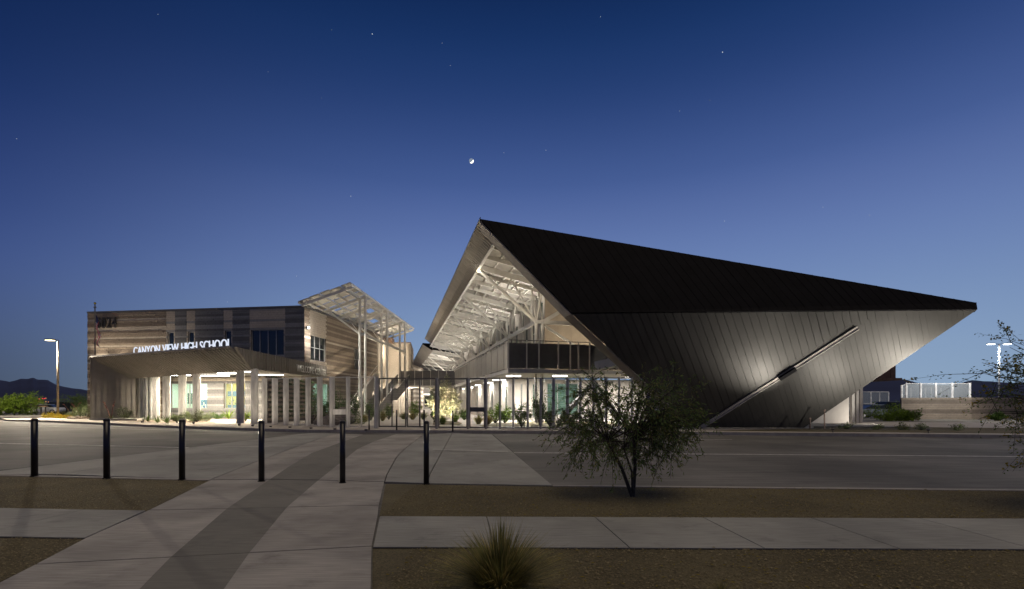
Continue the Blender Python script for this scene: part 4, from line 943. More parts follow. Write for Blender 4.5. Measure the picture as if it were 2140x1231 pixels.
# unseen ground floodlights, assumed from the light on the leaning wall
fl = None
for i, (p, t, e, an) in enumerate([(V(26.5, 23.6, .35), V(21.8, 26.4, 6.2), 1550, 112), (V(20.5, 23.8, .35), V(18.0, 27.3, 4.6), 420, 115), (V(16.2, 24.4, .35), V(13.0, 26.9, 5.4), 500, 66), (V(9.2, 26.9, .3), V(9.0, 27.9, 2.2), 5, 90)]):
    f = thing('ground_floodlight', ['small floodlight in the planting strip below the roof tip', 'small floodlight in the strip between roof tip and trough', 'small floodlight in front of the drain trough', 'small floodlight by the foot of the leaning wall'][i], 'floodlight', (p.x, p.y, PZ), 'small floodlights below the leaning wall')
    b = MB(); b.tube([(p.x, p.y, PZ), (p.x, p.y, p.z - .1)], .02, 6); b.build('stake', M['galvd'], f); b = MB(); b.tube([p + V(0, 0, -.1), p + V(0, 0, -.02)], [.06, .09], 10); b.build('housing', M['galvd'], f)
    spot(p, t, e, an, NEUT, .06, .9)
# far roof further along the courtyard
far = thing('far_hall', 'second folded-roof hall further along the courtyard', 'school hall', (-14, 95, 0))
oE2 = lambda Y, dx, dz: V(-16.75 - .25 * (Y - 90), Y, 12.3) + V(dx, 0, dz)
b = MB(); b.prism([oE2(88, 0, 0), oE2(150, 0, 0), oE2(150, 1.8, -1.2), oE2(88, 1.8, -1.2)], (0, 0, .08)); b.build('eave_soffit', M['cham'], far)
b = MB(); b.prism([oE2(88, 1.8, -1.0), oE2(150, 1.8, -1.0), oE2(150, 14, -3), oE2(88, 14, -3)], (0, 0, .08)); b.build('ceiling_deck', M['deck'], far)
b = MB(); b.prism([oE2(88, 0, .2), oE2(150, 0, .2), oE2(150, 16, -1), oE2(88, 16, -1)], (0, 0, .1)); b.build('roof_sheet', M['roofm'], far)
for k in range(6):
    Y = 90 + k * 9; c = oE2(Y, 5.8, -4.6)
    b = MB(); b.tube([(c.x, Y, PZ), c], .12, 8); b.tube([c, oE2(Y, 1.9, -1.2)], .1, 6); b.tube([c, oE2(Y, 8, -2)], .08, 6); b.bar(oE2(Y, 1.8, -1.2), oE2(Y, 12, -2.8), .2, .3); b.build('column_tree', M['white'], far)
b = MB(); b.prism([oE2(88, 8, -12.2), oE2(150, 8, -12.2), oE2(150, 8, -2), oE2(88, 8, -2)], (.2, 0, 0)); b.build('side_wall', M['plaster'], far)
b = MB(); b.prism([oE2(86, 5, -8.5), oE2(150, 5, -8.5), oE2(150, 5, -6.4), oE2(86, 5, -6.4)], (.2, 0, 0)); b.build('balcony_guard', M['guardl'], far)
spot((-13.5, 95, 8), (-17, 100, 12), 500, 150, NEUT, .2); spot((-16, 108, 8), (-19, 112, 12), 500, 150, NEUT, .2)
cb = thing('courtyard_end_building', 'brightly lit pale building closing the far end of the courtyard', 'building', (-20, 118, 0))
b = MB(); b.abox(-40, -8, 120, 124, PZ, 9); b.build('wall', M['plaster'], cb)
for k in range(7):
    b = MB(); b.abox(-31 + k * 3.1, -29.8 + k * 3.1, 119.9, 119.98, .8, 3.4); b.build('window', M['gdark'], cb)
for k in range(5):
    b = MB(); b.abox(-30 + k * 4, -27.8 + k * 4, 116, 116.1, 3.7, 3.8); b.build('linear_light', M['led'], cb)
cbw = thing('courtyard_side_wing', 'striped block wing along the far left side of the courtyard', 'building', (-20, 95, 0))
b = MB()
for c in range(40): b.box(V(-20.5 - .02 * 15, 98, PZ + .12 + c * .24), (.1 + .02 * (c % 3 == 0), 0, 0), (0, 15, 0), (0, 0, .118), 0 if c % 4 < 2 else 1)
b.build('blockwork', [M['blk0'], M['blk2']], cbw)
for y in (76, 88, 100, 112): point((-16.5 if y < 90 else -19, y, 3.4), 320, NEUT, .3)
# ================================================================== FENCE, GATES
fence = thing('courtyard_fence', 'tall fence of folded pale metal fins and dark posts with fine wires closing the courtyard', 'fence', (-6, 28, PZ))
finspec = [(553, 886.8, 12), (574.5, 887.6, 14), (597.5, 888.6, 13), (620, 889.6, 13), (644, 890.6, 12), (668.5, 891.6, 13), (694, 893, 12), (727.5, 893.8, 9), (786.5, 895.2, 9)]
tz = lambda u: 3.36 - .29 * max(0, min(1, (u - 547) / 370))
pos = []
for u, v, wpx in finspec:
    g = G(u, v, PZ); fin(fence, g, tz(u), (.55, -1, 0), wpx / F * g.y * .8, .3, 'fin'); pos.append((u, g))
g = G(755.5, 891.5, PZ); b = MB(); b.bar(g, g + V(0, 0, tz(755) - PZ), .07, .07); b.build('post', M['galv'], fence)
posts = [(913, 896.8, 5), (978.5, 897, 5), (1016, 896.8, 5), (1045, 896.8, 4), (1073, 896.8, 4), (1103, 896.8, 4), (1130, 896.8, 4), (1157, 897, 6), (1186, 897.2, 6), (1213, 897.2, 5), (1241, 897.4, 5), (1267, 897.6, 5), (1294, 897.8, 4), (1321, 898, 4)]
for u, v, wpx in posts:
    g = G(u, v, PZ); ww = wpx / F * g.y; b = MB(); b.bar(g + V(-ww * .28, 0, 0), g + V(-ww * .28, 0, tz(u) - PZ), ww * .55, .16, up=(0, 1, 0)); b.bar(g + V(ww * .28, .05, 0), g + V(ww * .28, .05, tz(u) - PZ - .01), ww * .5, .08, up=(0, 1, 0), mi=1)
    b.build('post', [M['postm'], M['galv']], fence); pos.append((u, g))
def bay(g0_, g1_, zt_, root, rail=True, wires=True, m='galvd'):
    d = (g1_ - g0_).normalized()
    if rail:
        for z in (PZ + .08, zt_ - .04):
            b = MB(); b.bar(V(g0_.x, g0_.y, z) + d * .06, V(g1_.x, g1_.y, z) - d * .06, .04, .05); b.build('rail', M[m], root)
    if wires:
        b = MB(); z = PZ + .16
        while z < zt_ - .08: b.bar(V(g0_.x, g0_.y, z) + d * .06, V(g1_.x, g1_.y, z) - d * .06, .005, .005); z += .1
        s = .15; L = (g1_ - g0_).length
        tag(b.build('wires', M['galv'], root), kind='stuff')
for (ua, a), (ub, e) in zip(pos[:-1], pos[1:]):
    if ua == 786.5 or ua == 913 or ua == 978.5: continue
    bay(a, e, (tz(ua) + tz(ub)) / 2, fence, m='galv' if ua < 786 else 'galvd')
g = (G(694, 893, PZ) + G(727.5, 893.8, PZ)) / 2; b = MB(); b.box(g + V(0, 0, .95), (.42, 0, 0), (0, .03, 0), (0, 0, .16)); b.build('plate', M['galv'], fence)
for u, v, wh in [(566, 892.5, 'the first two fence fins'), (606, 894, 'the third and fourth fence fins'), (650, 896, 'the fifth and sixth fence fins'), (700, 898, 'the plated fence bay'), (765, 900, 'the thin post left of the gates')]:
    q = G(u, v, PZ); f = MB(); f.tube([q + V(0, 0, -.01), q + V(0, 0, .08)], [.07, .09], 8); tag(f.build('ground_uplight', M['galvd']), 'small round uplight in the paving before ' + wh, 'uplight', 'uplights before the fence fins')
    spot(q + V(0, 0, .1), q + V(.2, 1.5, 2.2), 30, 130, WARM, .05, .9)  # unseen lamps added to light the fronts of the fins
def gate(name, label, ua, va, ub, vb, mids=(), bar=None):
    a, e = G(ua, va, PZ), G(ub, vb, PZ); t = thing(name, label, 'gate', (a + e) / 2); d = (e - a).normalized(); h = tz((ua + ub) / 2) - .06
    b = MB()
    for p in (a, e): b.bar(p + V(0, 0, .06), V(p.x, p.y, h), .07, .07)
    for z in (PZ + .1, h): b.bar(V(a.x, a.y, z), V(e.x, e.y, z), .06, .08)
    b.build('gate_frame', M['galvd'], t)
    for u in mids:
        p = a + (e - a) * ((u - ua) / (ub - ua)); b = MB(); b.bar(p + V(0, .01, .1), V(p.x, p.y + .01, h), .09, .07); b.build('upright', M['galvd'], t)
    bay(a, e, h, t, False)
    if bar: b = MB(); b.box((a + e) / 2 + V(0, -.05, bar - PZ), d * ((e - a).length / 2), V(0, .025, 0), V(0, 0, .13)); b.build('push_plate', M['galvd'], t)
    for z in (.6, 1.7, 2.7): b = MB(); b.tube([e + V(.05, -.04, z - .07), e + V(.05, -.04, z + .07)], .03, 6); b.build('hinge', M['galvd'], t)
gate('entrance_gate', 'wide wire-filled gate left of centre between the last pale fin and the paired uprights', 792.5, 894.4, 848, 895, (819.5,))
gate('entrance_gate', 'wide wire-filled gate just left of the floodlit pale tree', 851.5, 895, 910.5, 895.6, (877.5,))
gate('entrance_gate', 'wide wire-filled gate in front of the floodlit pale tree', 917, 896.4, 975.5, 896.6)
gate('entrance_gate', 'narrow gate with a dark push plate right of the floodlit tree', 981.5, 896.6, 1012.5, 896.6, (), 1.25)
# ================================================================== BOLLARDS
def bollard(u, v, hpx, wpx, label, z=0.0, grp='black bollards across the path'):
    g = G(u, v, z); h = hpx / F * g.y; r = wpx / F * g.y / 2
    t = thing('bollard', label, 'bollard', g, grp)
    b = MB(); b.tube([g + V(0, 0, -.02), g + V(0, 0, h * .955)], r, 24); b.build('shaft', M['black'], t, True)
    b = MB(); b.tube([g + V(0, 0, h * .955), g + V(0, 0, h * .965), g + V(0, 0, h * .985), g + V(0, 0, h)], [r * .93, r * 1.03, r * .98, r * .55], 24); b.build('cap', M['black'], t, True)
    b = MB(); b.tube([g + V(0, 0, -.02), g + V(0, 0, .012)], r * 1.25, 24); b.build('collar', M['rubber'], t)
    return t
names = ['black bollard nearest the left edge of the photo, in front of the empty left road', 'black bollard second from the left, standing before the dark canopy end wall', 'black bollard third from the left, below the entrance canopy pillars',
         'black bollard on the pale concrete left of the dark path band', 'black bollard on the pale concrete right of the dark path band', 'black bollard rightmost in the near row, at the gravel corner']
for n_, (u, v, h) in zip(names, [(72, 995, 121), (223, 999.5, 125), (380.5, 1002.5, 126), (546.5, 1006, 127), (716, 1009, 130), (891, 1011.5, 132)]): bollard(u, v, h, 11.6, n_)
for n_, (u, v, h) in zip(['far slim bollard in front of the last pale fin', 'far slim bollard in front of the left gate', 'far slim bollard half behind the rightmost near bollard', 'far slim bollard in front of the gate by the floodlit tree'],
                          [(771.5, 899, 43), (829, 899.5, 43), (886.5, 900, 43), (946, 901.2, 43)]): bollard(u, v, h, 3.3, n_, .12, 'slim bollards before the gates')
# ================================================================== LAMPS, FLAG
def street_lamp(u, base, uh, vh, Y, label, lensm, double=False, power=900, col=WARM, aim=(0, -4), ang=165):
    x = (u - CX) / F * Y; zt_ = CH - (vh + 4 - HY) / F * Y; t = thing('street_lamp', label, 'street lamp', (x, Y, base))
    b = MB(); b.tube([(x, Y, base + .35), (x, Y, zt_)], [.11, .08], 10); b.build('pole', M['letl'] if double else M['barkl'], t, True)
    b = MB(); b.tube([(x, Y, base), (x, Y, base + .4)], .2, 12); b.build('footing', M['kerb'], t)
    for s in ((-1, 1) if double else (-1,)):
        hx = x + s * (.55 if not double else .8); b = MB(); b.bar((x, Y, zt_ + .05), (hx, Y, zt_ + .1), .06, .06); b.build('arm', M['galvd'], t)
        b = MB(); b.box((hx + s * .25, Y, zt_ + .12), (.38, 0, 0), (0, .2, 0), (0, 0, .06)); b.build('head', M['galvd'], t)
        b = MB(); b.box((hx + s * .25, Y, zt_ + .04), (.34, 0, 0), (0, .2, 0), (0, 0, .045)); b.build('lens', lensm, t)
        spot((hx + s * .25, Y, zt_ - .06), (hx + s * .25 + aim[0], Y + aim[1], 0), power, ang, col, .25, .4)
    return t
street_lamp(121, PZ, 108, 708, 49.5, 'lit street lamp with a single arm, left of the block building', M['lamp'], False, 9500, WARM, (9, -13), 128)
street_lamp(2088, 0, 2088, 716, 62, 'lit twin-headed street lamp with white pole behind the far wall', M['lampc'], True, 900, COOL)
fp = thing('flagpole', 'tall slim flagpole beside the building number at the left corner', 'flagpole', (-38.6, 44.6, PZ))
x, Y = (198.5 - CX) / F * 44.6, 44.6; zt_ = CH - (636 - HY) / F * Y
WL[fp] = V(x, Y, PZ); fp.location = (x, Y, PZ)
b = MB(); b.tube([(x, Y, PZ), (x, Y, zt_)], [.075, .045], 10); b.build('pole', M['galvd'], fp, True); b = MB(); b.blob((x, Y, zt_ + .1), .1, .1, .1, 0, 0); b.build('finial', M['gold'], fp)
b = MB(); b.tube([(x, Y, zt_ - .32), (x, Y, zt_ - .22)], .11, 8); b.build('truck', M['galvd'], fp)
zf0 = CH - (657 - HY) / F * Y; nh, nf = 13, 16; b = MB()
def fpnt(h, f):
    a = f / nf; z = zf0 - h / nh * 1.3 - a * 1.75 - .15 * a * a; return (x + .07 + .42 * a ** .6 * (1 - .35 * a) + .07 * math.sin(h * 1.3 + a * 5) * a, Y + .2 * math.sin(a * 7 + h * .5) * a, z)
for h in range(nh + 1):
    for f in range(nf + 1): b.v.append(fpnt(h, f))
for h in range(nh):
    for f in range(nf):
        q = h * (nf + 1) + f; b.f.append((q, q + 1, q + nf + 2, q + nf + 1)); b.m.append(2 if (h < 7 and f < 6) else (0 if h % 2 == 0 else 1))
fo = b.build('flag', [M['red'], M['fwhite'], M['navy']], None, True); tag(fo, 'limp red and white striped flag with dark blue canton on the flagpole', 'flag')
# ================================================================== PLANTS
def leaf(b, p, d, ln, wd, mi=0):
    d = d.normalized(); s = d.cross(Vector((rr.uniform(-1, 1), rr.uniform(-1, 1), rr.uniform(-1, 1)))).normalized() * wd / 2
    b.face([p, p + d * ln * .5 + s, p + d * ln, p + d * ln * .5 - s], mi)
def rv(): return Vector((rr.gauss(0, 1), rr.gauss(0, 1), rr.gauss(0, 1))).normalized()
def bush(loc, w_, h_, n, ll, lw, m, label, cat='shrub', group=None, name='leafy_shrub', stems=7, up=.3, lightm=None, f2=.0, flowers=None):
    loc = Vector(loc); t = thing(name, label, cat, loc, group); s = MB(); l = MB(); f = MB(); per = n // (stems * 3)
    for i in range(stems):
        a = 6.28 * (i + rr.random()) / stems; r = rr.uniform(.25, 1)
        tip = loc + Vector((math.cos(a) * r * w_ / 2, math.sin(a) * r * w_ / 2, h_ * (1 - .55 * r * r) * rr.uniform(.8, 1.05)))
        mid = loc + Vector((math.cos(a) * r * w_ * .18, math.sin(a) * r * w_ * .18, h_ * .2)); s.tube([loc, mid, tip], [.02 * h_ + .004, .012 * h_ + .003, .003], 5)
        for j in range(3):
            k = rr.uniform(.1, .8); p0 = mid + (tip - mid) * k; tp = p0 + rv() * w_ * .22 + V(0, 0, .05 * h_); tp.z = max(tp.z, loc.z + .05)
            if j == 0: tp = tip
            else: s.tube([p0, tp], [.006, .002], 4)
            c = p0 if j == 1 else (loc + (mid - loc) * .5 if j == 0 else mid)
            for _ in range(per):
                q = c + (tp - c) * rr.random() ** .7 + rv() * w_ * .075
                q.z = max(q.z, loc.z + .01); leaf(l, q, rv() + V(0, 0, up) + (tp - c).normalized() * .6, ll * rr.uniform(.6, 1.2), lw * rr.uniform(.7, 1.2), 1 if rr.random() < f2 else 0)
                if flowers and rr.random() < .08: leaf(f, q + rv() * .03, rv(), .05, .04)
    s.build('stems', M['bark'], t); l.build('foliage', [m, lightm or m], t)
    if flowers and f.f: f.build('blossoms', flowers, t)
    return t
def tuft(loc, w_, h_, n, m, label, name='grass_tuft', group=None, wd=.006, m2=None, droop=.5, cat='grass tuft'):
    loc = Vector(loc); b = MB()
    for i in range(n):
        a = rr.uniform(0, 6.28); r = rr.random() ** .6; h = h_ * rr.uniform(.45, 1) * (1 - .2 * r); o = loc + Vector((math.cos(a), math.sin(a), 0)) * r * w_ * .09
        d = Vector((math.cos(a), math.sin(a), 0)); s = Vector((-d.y, d.x, 0)) * wd * rr.uniform(.6, 1.2); out = r * w_ * .45 * rr.uniform(.6, 1.25); pts = []
        for k in range(5):
            t = k / 4; pts.append((o + d * out * (t ** 1.5) + V(0, 0, h * (t - droop * r * t * t * .6)), s * (1 - t) ** .7))
        mi = 1 if rr.random() < .35 else 0
        for k in range(4):
            (p, sa), (q, sb) = pts[k], pts[k + 1]; b.face([p - sa, p + sa, q + sb, q - sb] if k < 3 else [p - sa, p + sa, q], mi)
    return tag(b.build(name, [m, m2 or m]), label, cat, group)
def rosette(loc, r_, n, m, label, name='agave', wd=.08, up=.8, cat='succulent', group=None, stalks=0):
    loc = Vector(loc); t = thing(name, label, cat, loc, group)
    for i in range(n):
        a = 6.28 * i / n * 2.4 + rr.uniform(-.2, .2); el = up * (.35 + .65 * i / n); d = Vector((math.cos(a) * math.cos(el), math.sin(a) * math.cos(el), math.sin(el))); s = Vector((-math.sin(a), math.cos(a), 0)) * wd
        L = r_ * rr.uniform(.8, 1.1); b = MB(); p = [loc + V(0, 0, .02), loc + d * L * .35 + V(0, 0, .02), loc + d * L * .72 + V(0, 0, -.02), loc + d * L + V(0, 0, -.03 - .05 * L)]
        b.face([p[0] - s * .5, p[0] + s * .5, p[1] + s, p[1] - s]); b.face([p[1] - s, p[1] + s, p[2] + s * .7, p[2] - s * .7]); b.face([p[2] - s * .7, p[2] + s * .7, p[3]])
        b.build('leaf', m, t)
    for i in range(stalks):
        a = rr.uniform(-2.6, -.5) if i else 2.4; top = loc + Vector((math.cos(a) * 1.0, rr.uniform(-.3, .3), rr.uniform(1.3, 1.75))); md = loc + (top - loc) * .5 + V(0, 0, .2)
        b = MB(); b.tube([loc, md, top], [.025, .018, .012], 5)
        for k in range(16): q = md + (top - md) * rr.uniform(.45, 1.05); leaf(b, q, rv(), .12, .06)
        b.build('flower_stalk', M['pink'], t)
    return t
GP = lambda u, v: G(u, v, PZ)
# bed before the canopy
for i, (u, v, w_, h_, m, lab) in enumerate([(263, 877, 1.9, 1.3, 'leafs', 'sage green bush against the dark canopy end wall'), (397, 880, 2.0, .75, 'leafs', 'low sage bush between the third and fourth wide canopy pillars'),
        (412, 882, 1.7, .95, 'leafs', 'sage bush at the foot of the fourth wide canopy pillar'), (432, 881, 1.6, .8, 'leafs', 'rightmost sage bush of the canopy bed'),
        (368, 881, 1.2, .7, 'leafs', 'small sage bush before the lit window'), (386, 879, .9, 1.0, 'leafb', 'bright yellow-green bush beside a canopy pillar'),
        (452, 876, 1.4, .6, 'leafg', 'low green bush under the canopy by the block wall'), (514, 880, 1.0, 1.1, 'leafb', 'upright bright green shrub between the two tall canopy pillars'),
        (180, 874, 2.4, 1.6, 'leafs', 'large grey-green bush at the left corner of the block building'), (152, 873, 1.6, .5, 'leafs', 'low mat-like bush beside the tan rocks')]):
    bush(GP(u, v), w_, h_, 1500, .11, .03, M[m], lab)
for i, (u, v, lab) in enumerate([(309, 881.5, 'dark spiky yucca nearest the dark canopy end wall'), (329, 884, 'dark spiky yucca at the foot of the fifth fin'), (348.5, 885, 'dark spiky yucca before the first wide pillar')]):
    rosette(GP(u, v), .75, 26, M['leafd'], lab, 'yucca', .025, 1.3)
rosette(GP(478, 876), 1.2, 24, M['leafb'], 'green sago palm under the canopy by the yellow room window', 'sago_palm', .05, 1.1, 'plant')
for u, v, lab in [(232, 878, 'coral-flowered red yucca leaning before the dark canopy wall'), (150, 871, 'coral-flowered red yucca beside the street lamp'), (168, 871, 'coral-flowered red yucca at the left corner of the block building')]:
    rosette(GP(u, v), .7, 22, M['leafs'], lab, 'red_yucca', .02, 1.3, 'plant', None, 3)
tuft(GP(133, 872), 1.5, 1.0, 200, M['leafs'], 'spiky green clump right of the street lamp foot', wd=.03)
for u, v, lab in [(105, 873.5, 'yellow flowering mat left of the street lamp'), (131, 874, 'yellow flowering mat right of the street lamp')]: bush(GP(u, v), 1.7, .26, 1300, .09, .07, M['gold'], lab, 'flowers', None, 'flowering_mat', 9, .8)
for i, (u, v, r, lab) in enumerate([(149, 875.3, .35, 'small tan rock nearest the street lamp'), (158, 875.6, .5, 'flat tan rock, middle one of three at the bed edge'), (174, 875.2, .5, 'flat tan rock closest to the dark plinth')]):
    b = MB(); b.blob(GP(u, v) + V(0, 0, .05), r, r * .5, .2, i, .4, flat=.4); tag(b.build('rock', M['rock']), lab, 'rock')
# courtyard planting
crt = [(652, 886, 1.6, 3.0, 'leafd', 'slender dark green shrub before the teal lit window'), (672, 887, 1.4, 2.6, 'leafg', 'pale-leaved tall shrub right of the teal lit window'), (700, 884, 2.6, 2.7, 'leafg', 'broad green shrub seen through the plated fence bay'),
       (738, 882, 2.4, 2.6, 'leafg', 'dark green shrub right of the plated fence bay'), (720, 886, 3.2, .8, 'leafd', 'low dark ground shrub below the broad green shrub'), (775, 879, 1.4, 1.9, 'leafd', 'round dark shrub beside the foot of the pale stair wall'),
       (813, 877, 1.6, 1.6, 'leafd', 'dark bush behind the left gate'), (908, 883, 1.0, 1.5, 'leafg', 'slim green shrub left of the floodlit tree'), (866, 875, 1.8, 1.8, 'leafb', 'bright green bush far back under the footbridge'),
       (1035, 884, 2.0, 1.5, 'leafb', 'bright green fern-like bush against the pale courtyard wall'), (1055, 884, 1.6, 1.6, 'leafb', 'bright green palm-like bush at the pale wall corner'), (1090, 893, 1.6, 1.9, 'leafd', 'dark shrub behind the fence left of the white column'),
       (1128, 889, 1.6, 2.6, 'leafd', 'loose dark shrub around the white column'), (1150, 893, 1.3, 1.9, 'leafd', 'dark shrub before the big green window'), (1185, 890, 1.8, 1.5, 'leafg', 'green shrub at the foot of the white raking column'), (1240, 891, 2.2, 1.4, 'leafd', 'dark shrub behind the crown of the near tree'),
       (970, 878, 1.3, 1.0, 'leafd', 'small dark bush behind the narrow gate')]
for u, v, w_, h_, m, lab in crt: bush(GP(u, v), w_, h_, 1300, .12, .06, M[m], lab)
for u, v, w_, h_, m, lab in [(762, 882, 1.2, 1.0, 'straw', 'golden grass tuft right of the thin fence post'), (800, 880, 1.2, 1.2, 'straw', 'golden grass tuft just right of the last pale fin'), (845, 876, 2.2, .9, 'grassg', 'olive grass clump behind the paired gate uprights'),
        (862, 877, 1.4, 1.0, 'straw', 'golden grass clump behind the middle gate'), (885, 877, 1.4, 1.1, 'grassg', 'olive grass clump left of the floodlit tree'), (925, 887, 1.2, .9, 'leafb', 'bright grass tuft at the foot of the floodlit tree'),
        (952, 882, 1.4, 1.2, 'leafb', 'bright yellow-green grass right of the floodlit tree'), (1000, 886, 1.6, 1.0, 'straw', 'straw grass tuft seen through the narrow gate'), (1020, 887, 1.4, .9, 'straw', 'straw grass tuft right of the narrow gate')]:
    tuft(GP(u, v), w_, h_, 420, M[m], lab, wd=.012, m2=M['leafs'])
b = MB(); b.blob(GP(712, 886) + V(0, 0, .3), 1.1, .7, .8, 5, .5, flat=.5); tag(b.build('boulder', M['rockd']), 'large dark boulder behind the plated fence bay', 'boulder')
b = MB(); b.blob(GP(683, 889) + V(0, 0, .1), .8, .6, .6, 2, .5, flat=.3); tag(b.build('boulder', M['rockd']), 'smaller boulder left of the large dark one', 'boulder')
# trees
def tree(name, label, base, cen, rad, trunks, nb, nl, ll, lw, lm, bm, droop=.25, flowers=None, fsz=.05, nsub=5, tr=.03, lm2=None, spread=.09, cat='tree', clumpy=1.0):
    base, cen, rad = Vector(base), Vector(cen), Vector(rad); t = thing(name, label, cat, base); s = MB(); l = MB(); fl = MB(); forks = []
    for (fx, r0) in trunks:
        fx = Vector(fx); md = base + (fx - base) * .5 + Vector((rr.gauss(0, .03), rr.gauss(0, .03), 0)) * (fx - base).length; s.tube([base + V(0, 0, -.03), md, fx], [r0, r0 * .8, r0 * .6], 8); forks.append((fx, r0))
    per = max(1, nl // (nb * nsub))
    for i in range(nb):
        d = rv(); k = rr.random() ** .33; tip = cen + Vector((d.x * rad.x, d.y * rad.y, d.z * rad.z)) * (.35 + .65 * k)
        fk = min(forks, key=lambda f: (f[0] - tip).length * rr.uniform(.7, 1.3)); f0, r0 = fk
        st_ = f0 - Vector((0, 0, 1)) * 0; mid = st_ + (tip - st_) * .5 + V(0, 0, .12 * (tip - st_).length)
        s.tube([st_, mid, tip], [r0 * .32, r0 * .18, .003], 5)
        for j in range(nsub):
            k = rr.uniform(.4, 1.0); p0 = (mid + (tip - mid) * (k - .5) * 2) if k > .5 else st_ + (mid - st_) * k * 2
            L = rad.x * rr.uniform(.18, .42); dd = (rv() + (tip - cen).normalized() * .5); dd.z -= droop; dd.normalize(); p1 = p0 + dd * L * .6; p2 = p1 + (dd + V(0, 0, -droop * 1.6)).normalized() * L * .6
            s.tube([p0, p1, p2], [.005, .003, .0015], 4)
            for _ in range(per):
                a = rr.random(); c = p0 + (p1 - p0) * a * 2 if a < .5 else p1 + (p2 - p1) * (a * 2 - 1)
                q = c + rv() * spread * rr.random() * rad.x; leaf(l, q, rv() * .8 + V(0, 0, -droop) + dd * .6, ll * rr.uniform(.6, 1.25), lw * rr.uniform(.7, 1.2), 1 if rr.random() < .3 else 0)
            if flowers and rr.random() < .75:
                for _ in range(rr.randint(1, 5)):
                    q = p2 + (p1 - p2) * rr.random() + rv() * .04
                    for _ in range(4): leaf(fl, q + rv() * .015, rv(), fsz, fsz * .8)
    s.build('trunk', bm, t); l.build('crown', [lm, lm2 or lm], t)
    if flowers and fl.f: fl.build('blossoms', flowers, t)
    return t
tb = G(1322, 1037)
tree('young_tree', 'young dark fine-leaved tree on the gravel by the near kerb, with two stems', tb, tb + V(-.08, 0, 1.36), (1.43, 1.05, .9),
     [(tb + V(-.42, .05, .95), .035), (tb + V(.03, 0, 1.0), .038), (tb + V(-.18, -.1, .85), .022)], 92, 12500, .085, .018, M['leafd'], M['bark'], .3, nsub=7, lm2=M['grassg'], spread=.032)
tb = V(9.12, 7.2, 0)
tree('flowering_tree', 'twiggy tree with yellow blossoms entering the frame at the right edge', tb, tb + V(0, 0, 1.85), (1.9, 1.5, 1.15), [(tb + V(.1, 0, 1.0), .06)], 100, 20000, .05, .018, M['leafd'], M['bark'], .1, M['gold'], .035, nsub=6, spread=.05)
tb = GP(928, 885.5)
ft = tree('floodlit_tree', 'pale golden feathery tree floodlit from below in the courtyard', tb, tb + V(0, 0, 1.75), (1.25, 1.1, 1.55), [(tb + V(0, 0, .9), .06), (tb + V(-.3, 0, .8), .04)], 90, 15000, .14, .035, M['leafy'], M['barkl'], -.45, nsub=5, spread=.07, lm2=M['leafs'])
spot(tb + V(-.9, -1.6, .15), tb + V(0, 0, 1.9), 520, 80, WARM, .05, .8); spot(tb + V(1.2, -1.2, .15), tb + V(0, 0, 2.0), 380, 80, WARM, .05, .8)
# left background greenery beyond the lot
for u, v, Y, rx, rz, m, lab in [(30, 866, 66, 1.3, 1.3, 'leafb', 'green tree in the car park, left one of the close pair'), (58, 866, 68, 1.9, 1.6, 'leafb', 'bright green tree in the car park, right one of the close pair'), (-4, 866, 66, 1.6, 1.3, 'leafb', 'bright tree cut by the left edge of the photo'), (160, 866, 80, 3, 1.3, 'leafd', 'dark tree behind the red yuccas')]:
    tb = V((u - CX) / F * Y, Y, 0); top = CH + .9
    tree('car_park_tree', lab, tb, tb + V(0, 0, 1.5), (rx * 1.2, rx, rz), [(tb + V(0, 0, .7), .08)], 40, 5000, .2, .07, M[m], M['bark'], 0, nsub=4)
spot((-62, 58, 7), (-62, 66, 0), 2800, 150, WARM, .3)
# near grass
tuft(V(-.10, 4.0, -.02), 1.3, .80, 1700, M['grassg'], 'dense olive grass clump at the bottom edge in front of the sidewalk', 'grass_clump', wd=.0062, m2=M['straw'], droop=.7)
tuft(V(-.05, 3.98, -.02), 1.3, 1.0, 110, M['straw'], 'sparse tall seed stems rising from the olive grass clump', 'seed_stems', wd=.0028, m2=M['grassg'], droop=.8, cat='grass stems')
tuft(V(1.78, 4.1, -.02), .4, .16, 160, M['grassg'], 'small young grass tuft in the gravel right of the big clump', 'grass_tuft', wd=.002, m2=M['straw'])
# ================================================================== BACKGROUND RIGHT
wr = thing('far_block_wall', 'long tan block wall with darker bands beyond the car park', 'wall', (44, 50, 0))
wa, wb, wc = PT(1884, 832, 50), PT(2030, 830.5, 48.5), PT(2330, 828, 60)
for p, q, zt_ in ((wa, wb, 2.15), (wb, wc, 2.2)):
    p, q = V(p.x, p.y, 0), V(q.x, q.y, 0); d = (q - p).normalized(); L = (q - p).length; n = V(d.y, -d.x, 0)
    block_wall(wr, p, d, n, L, -.02, zt_, [], lambda c, s: ((1 if c % 5 < 3 else 2), .006), [M['blk0'], M['blk1'], M['blk2'], M['blk3']], 140)
fx2 = thing('court_fence', 'tall floodlit white-posted mesh fence on top of the tan block wall', 'fence', (42, 49, 2.1))
pp = []
for u in (1884, 1894, 1924, 1955.5, 1990, 2027):
    t_ = (u - 1884) / (2030 - 1884); Y = 50 + .4 - 1.5 * t_; x = (u - CX) / F * Y; z = CH + (43 if u > 1890 else 38) / F * Y; b = MB(); b.tube([(x, Y, 1.9), (x, Y, z)], .10, 8); b.build('post', M['fwhite'], fx2); pp.append((x, Y, z))
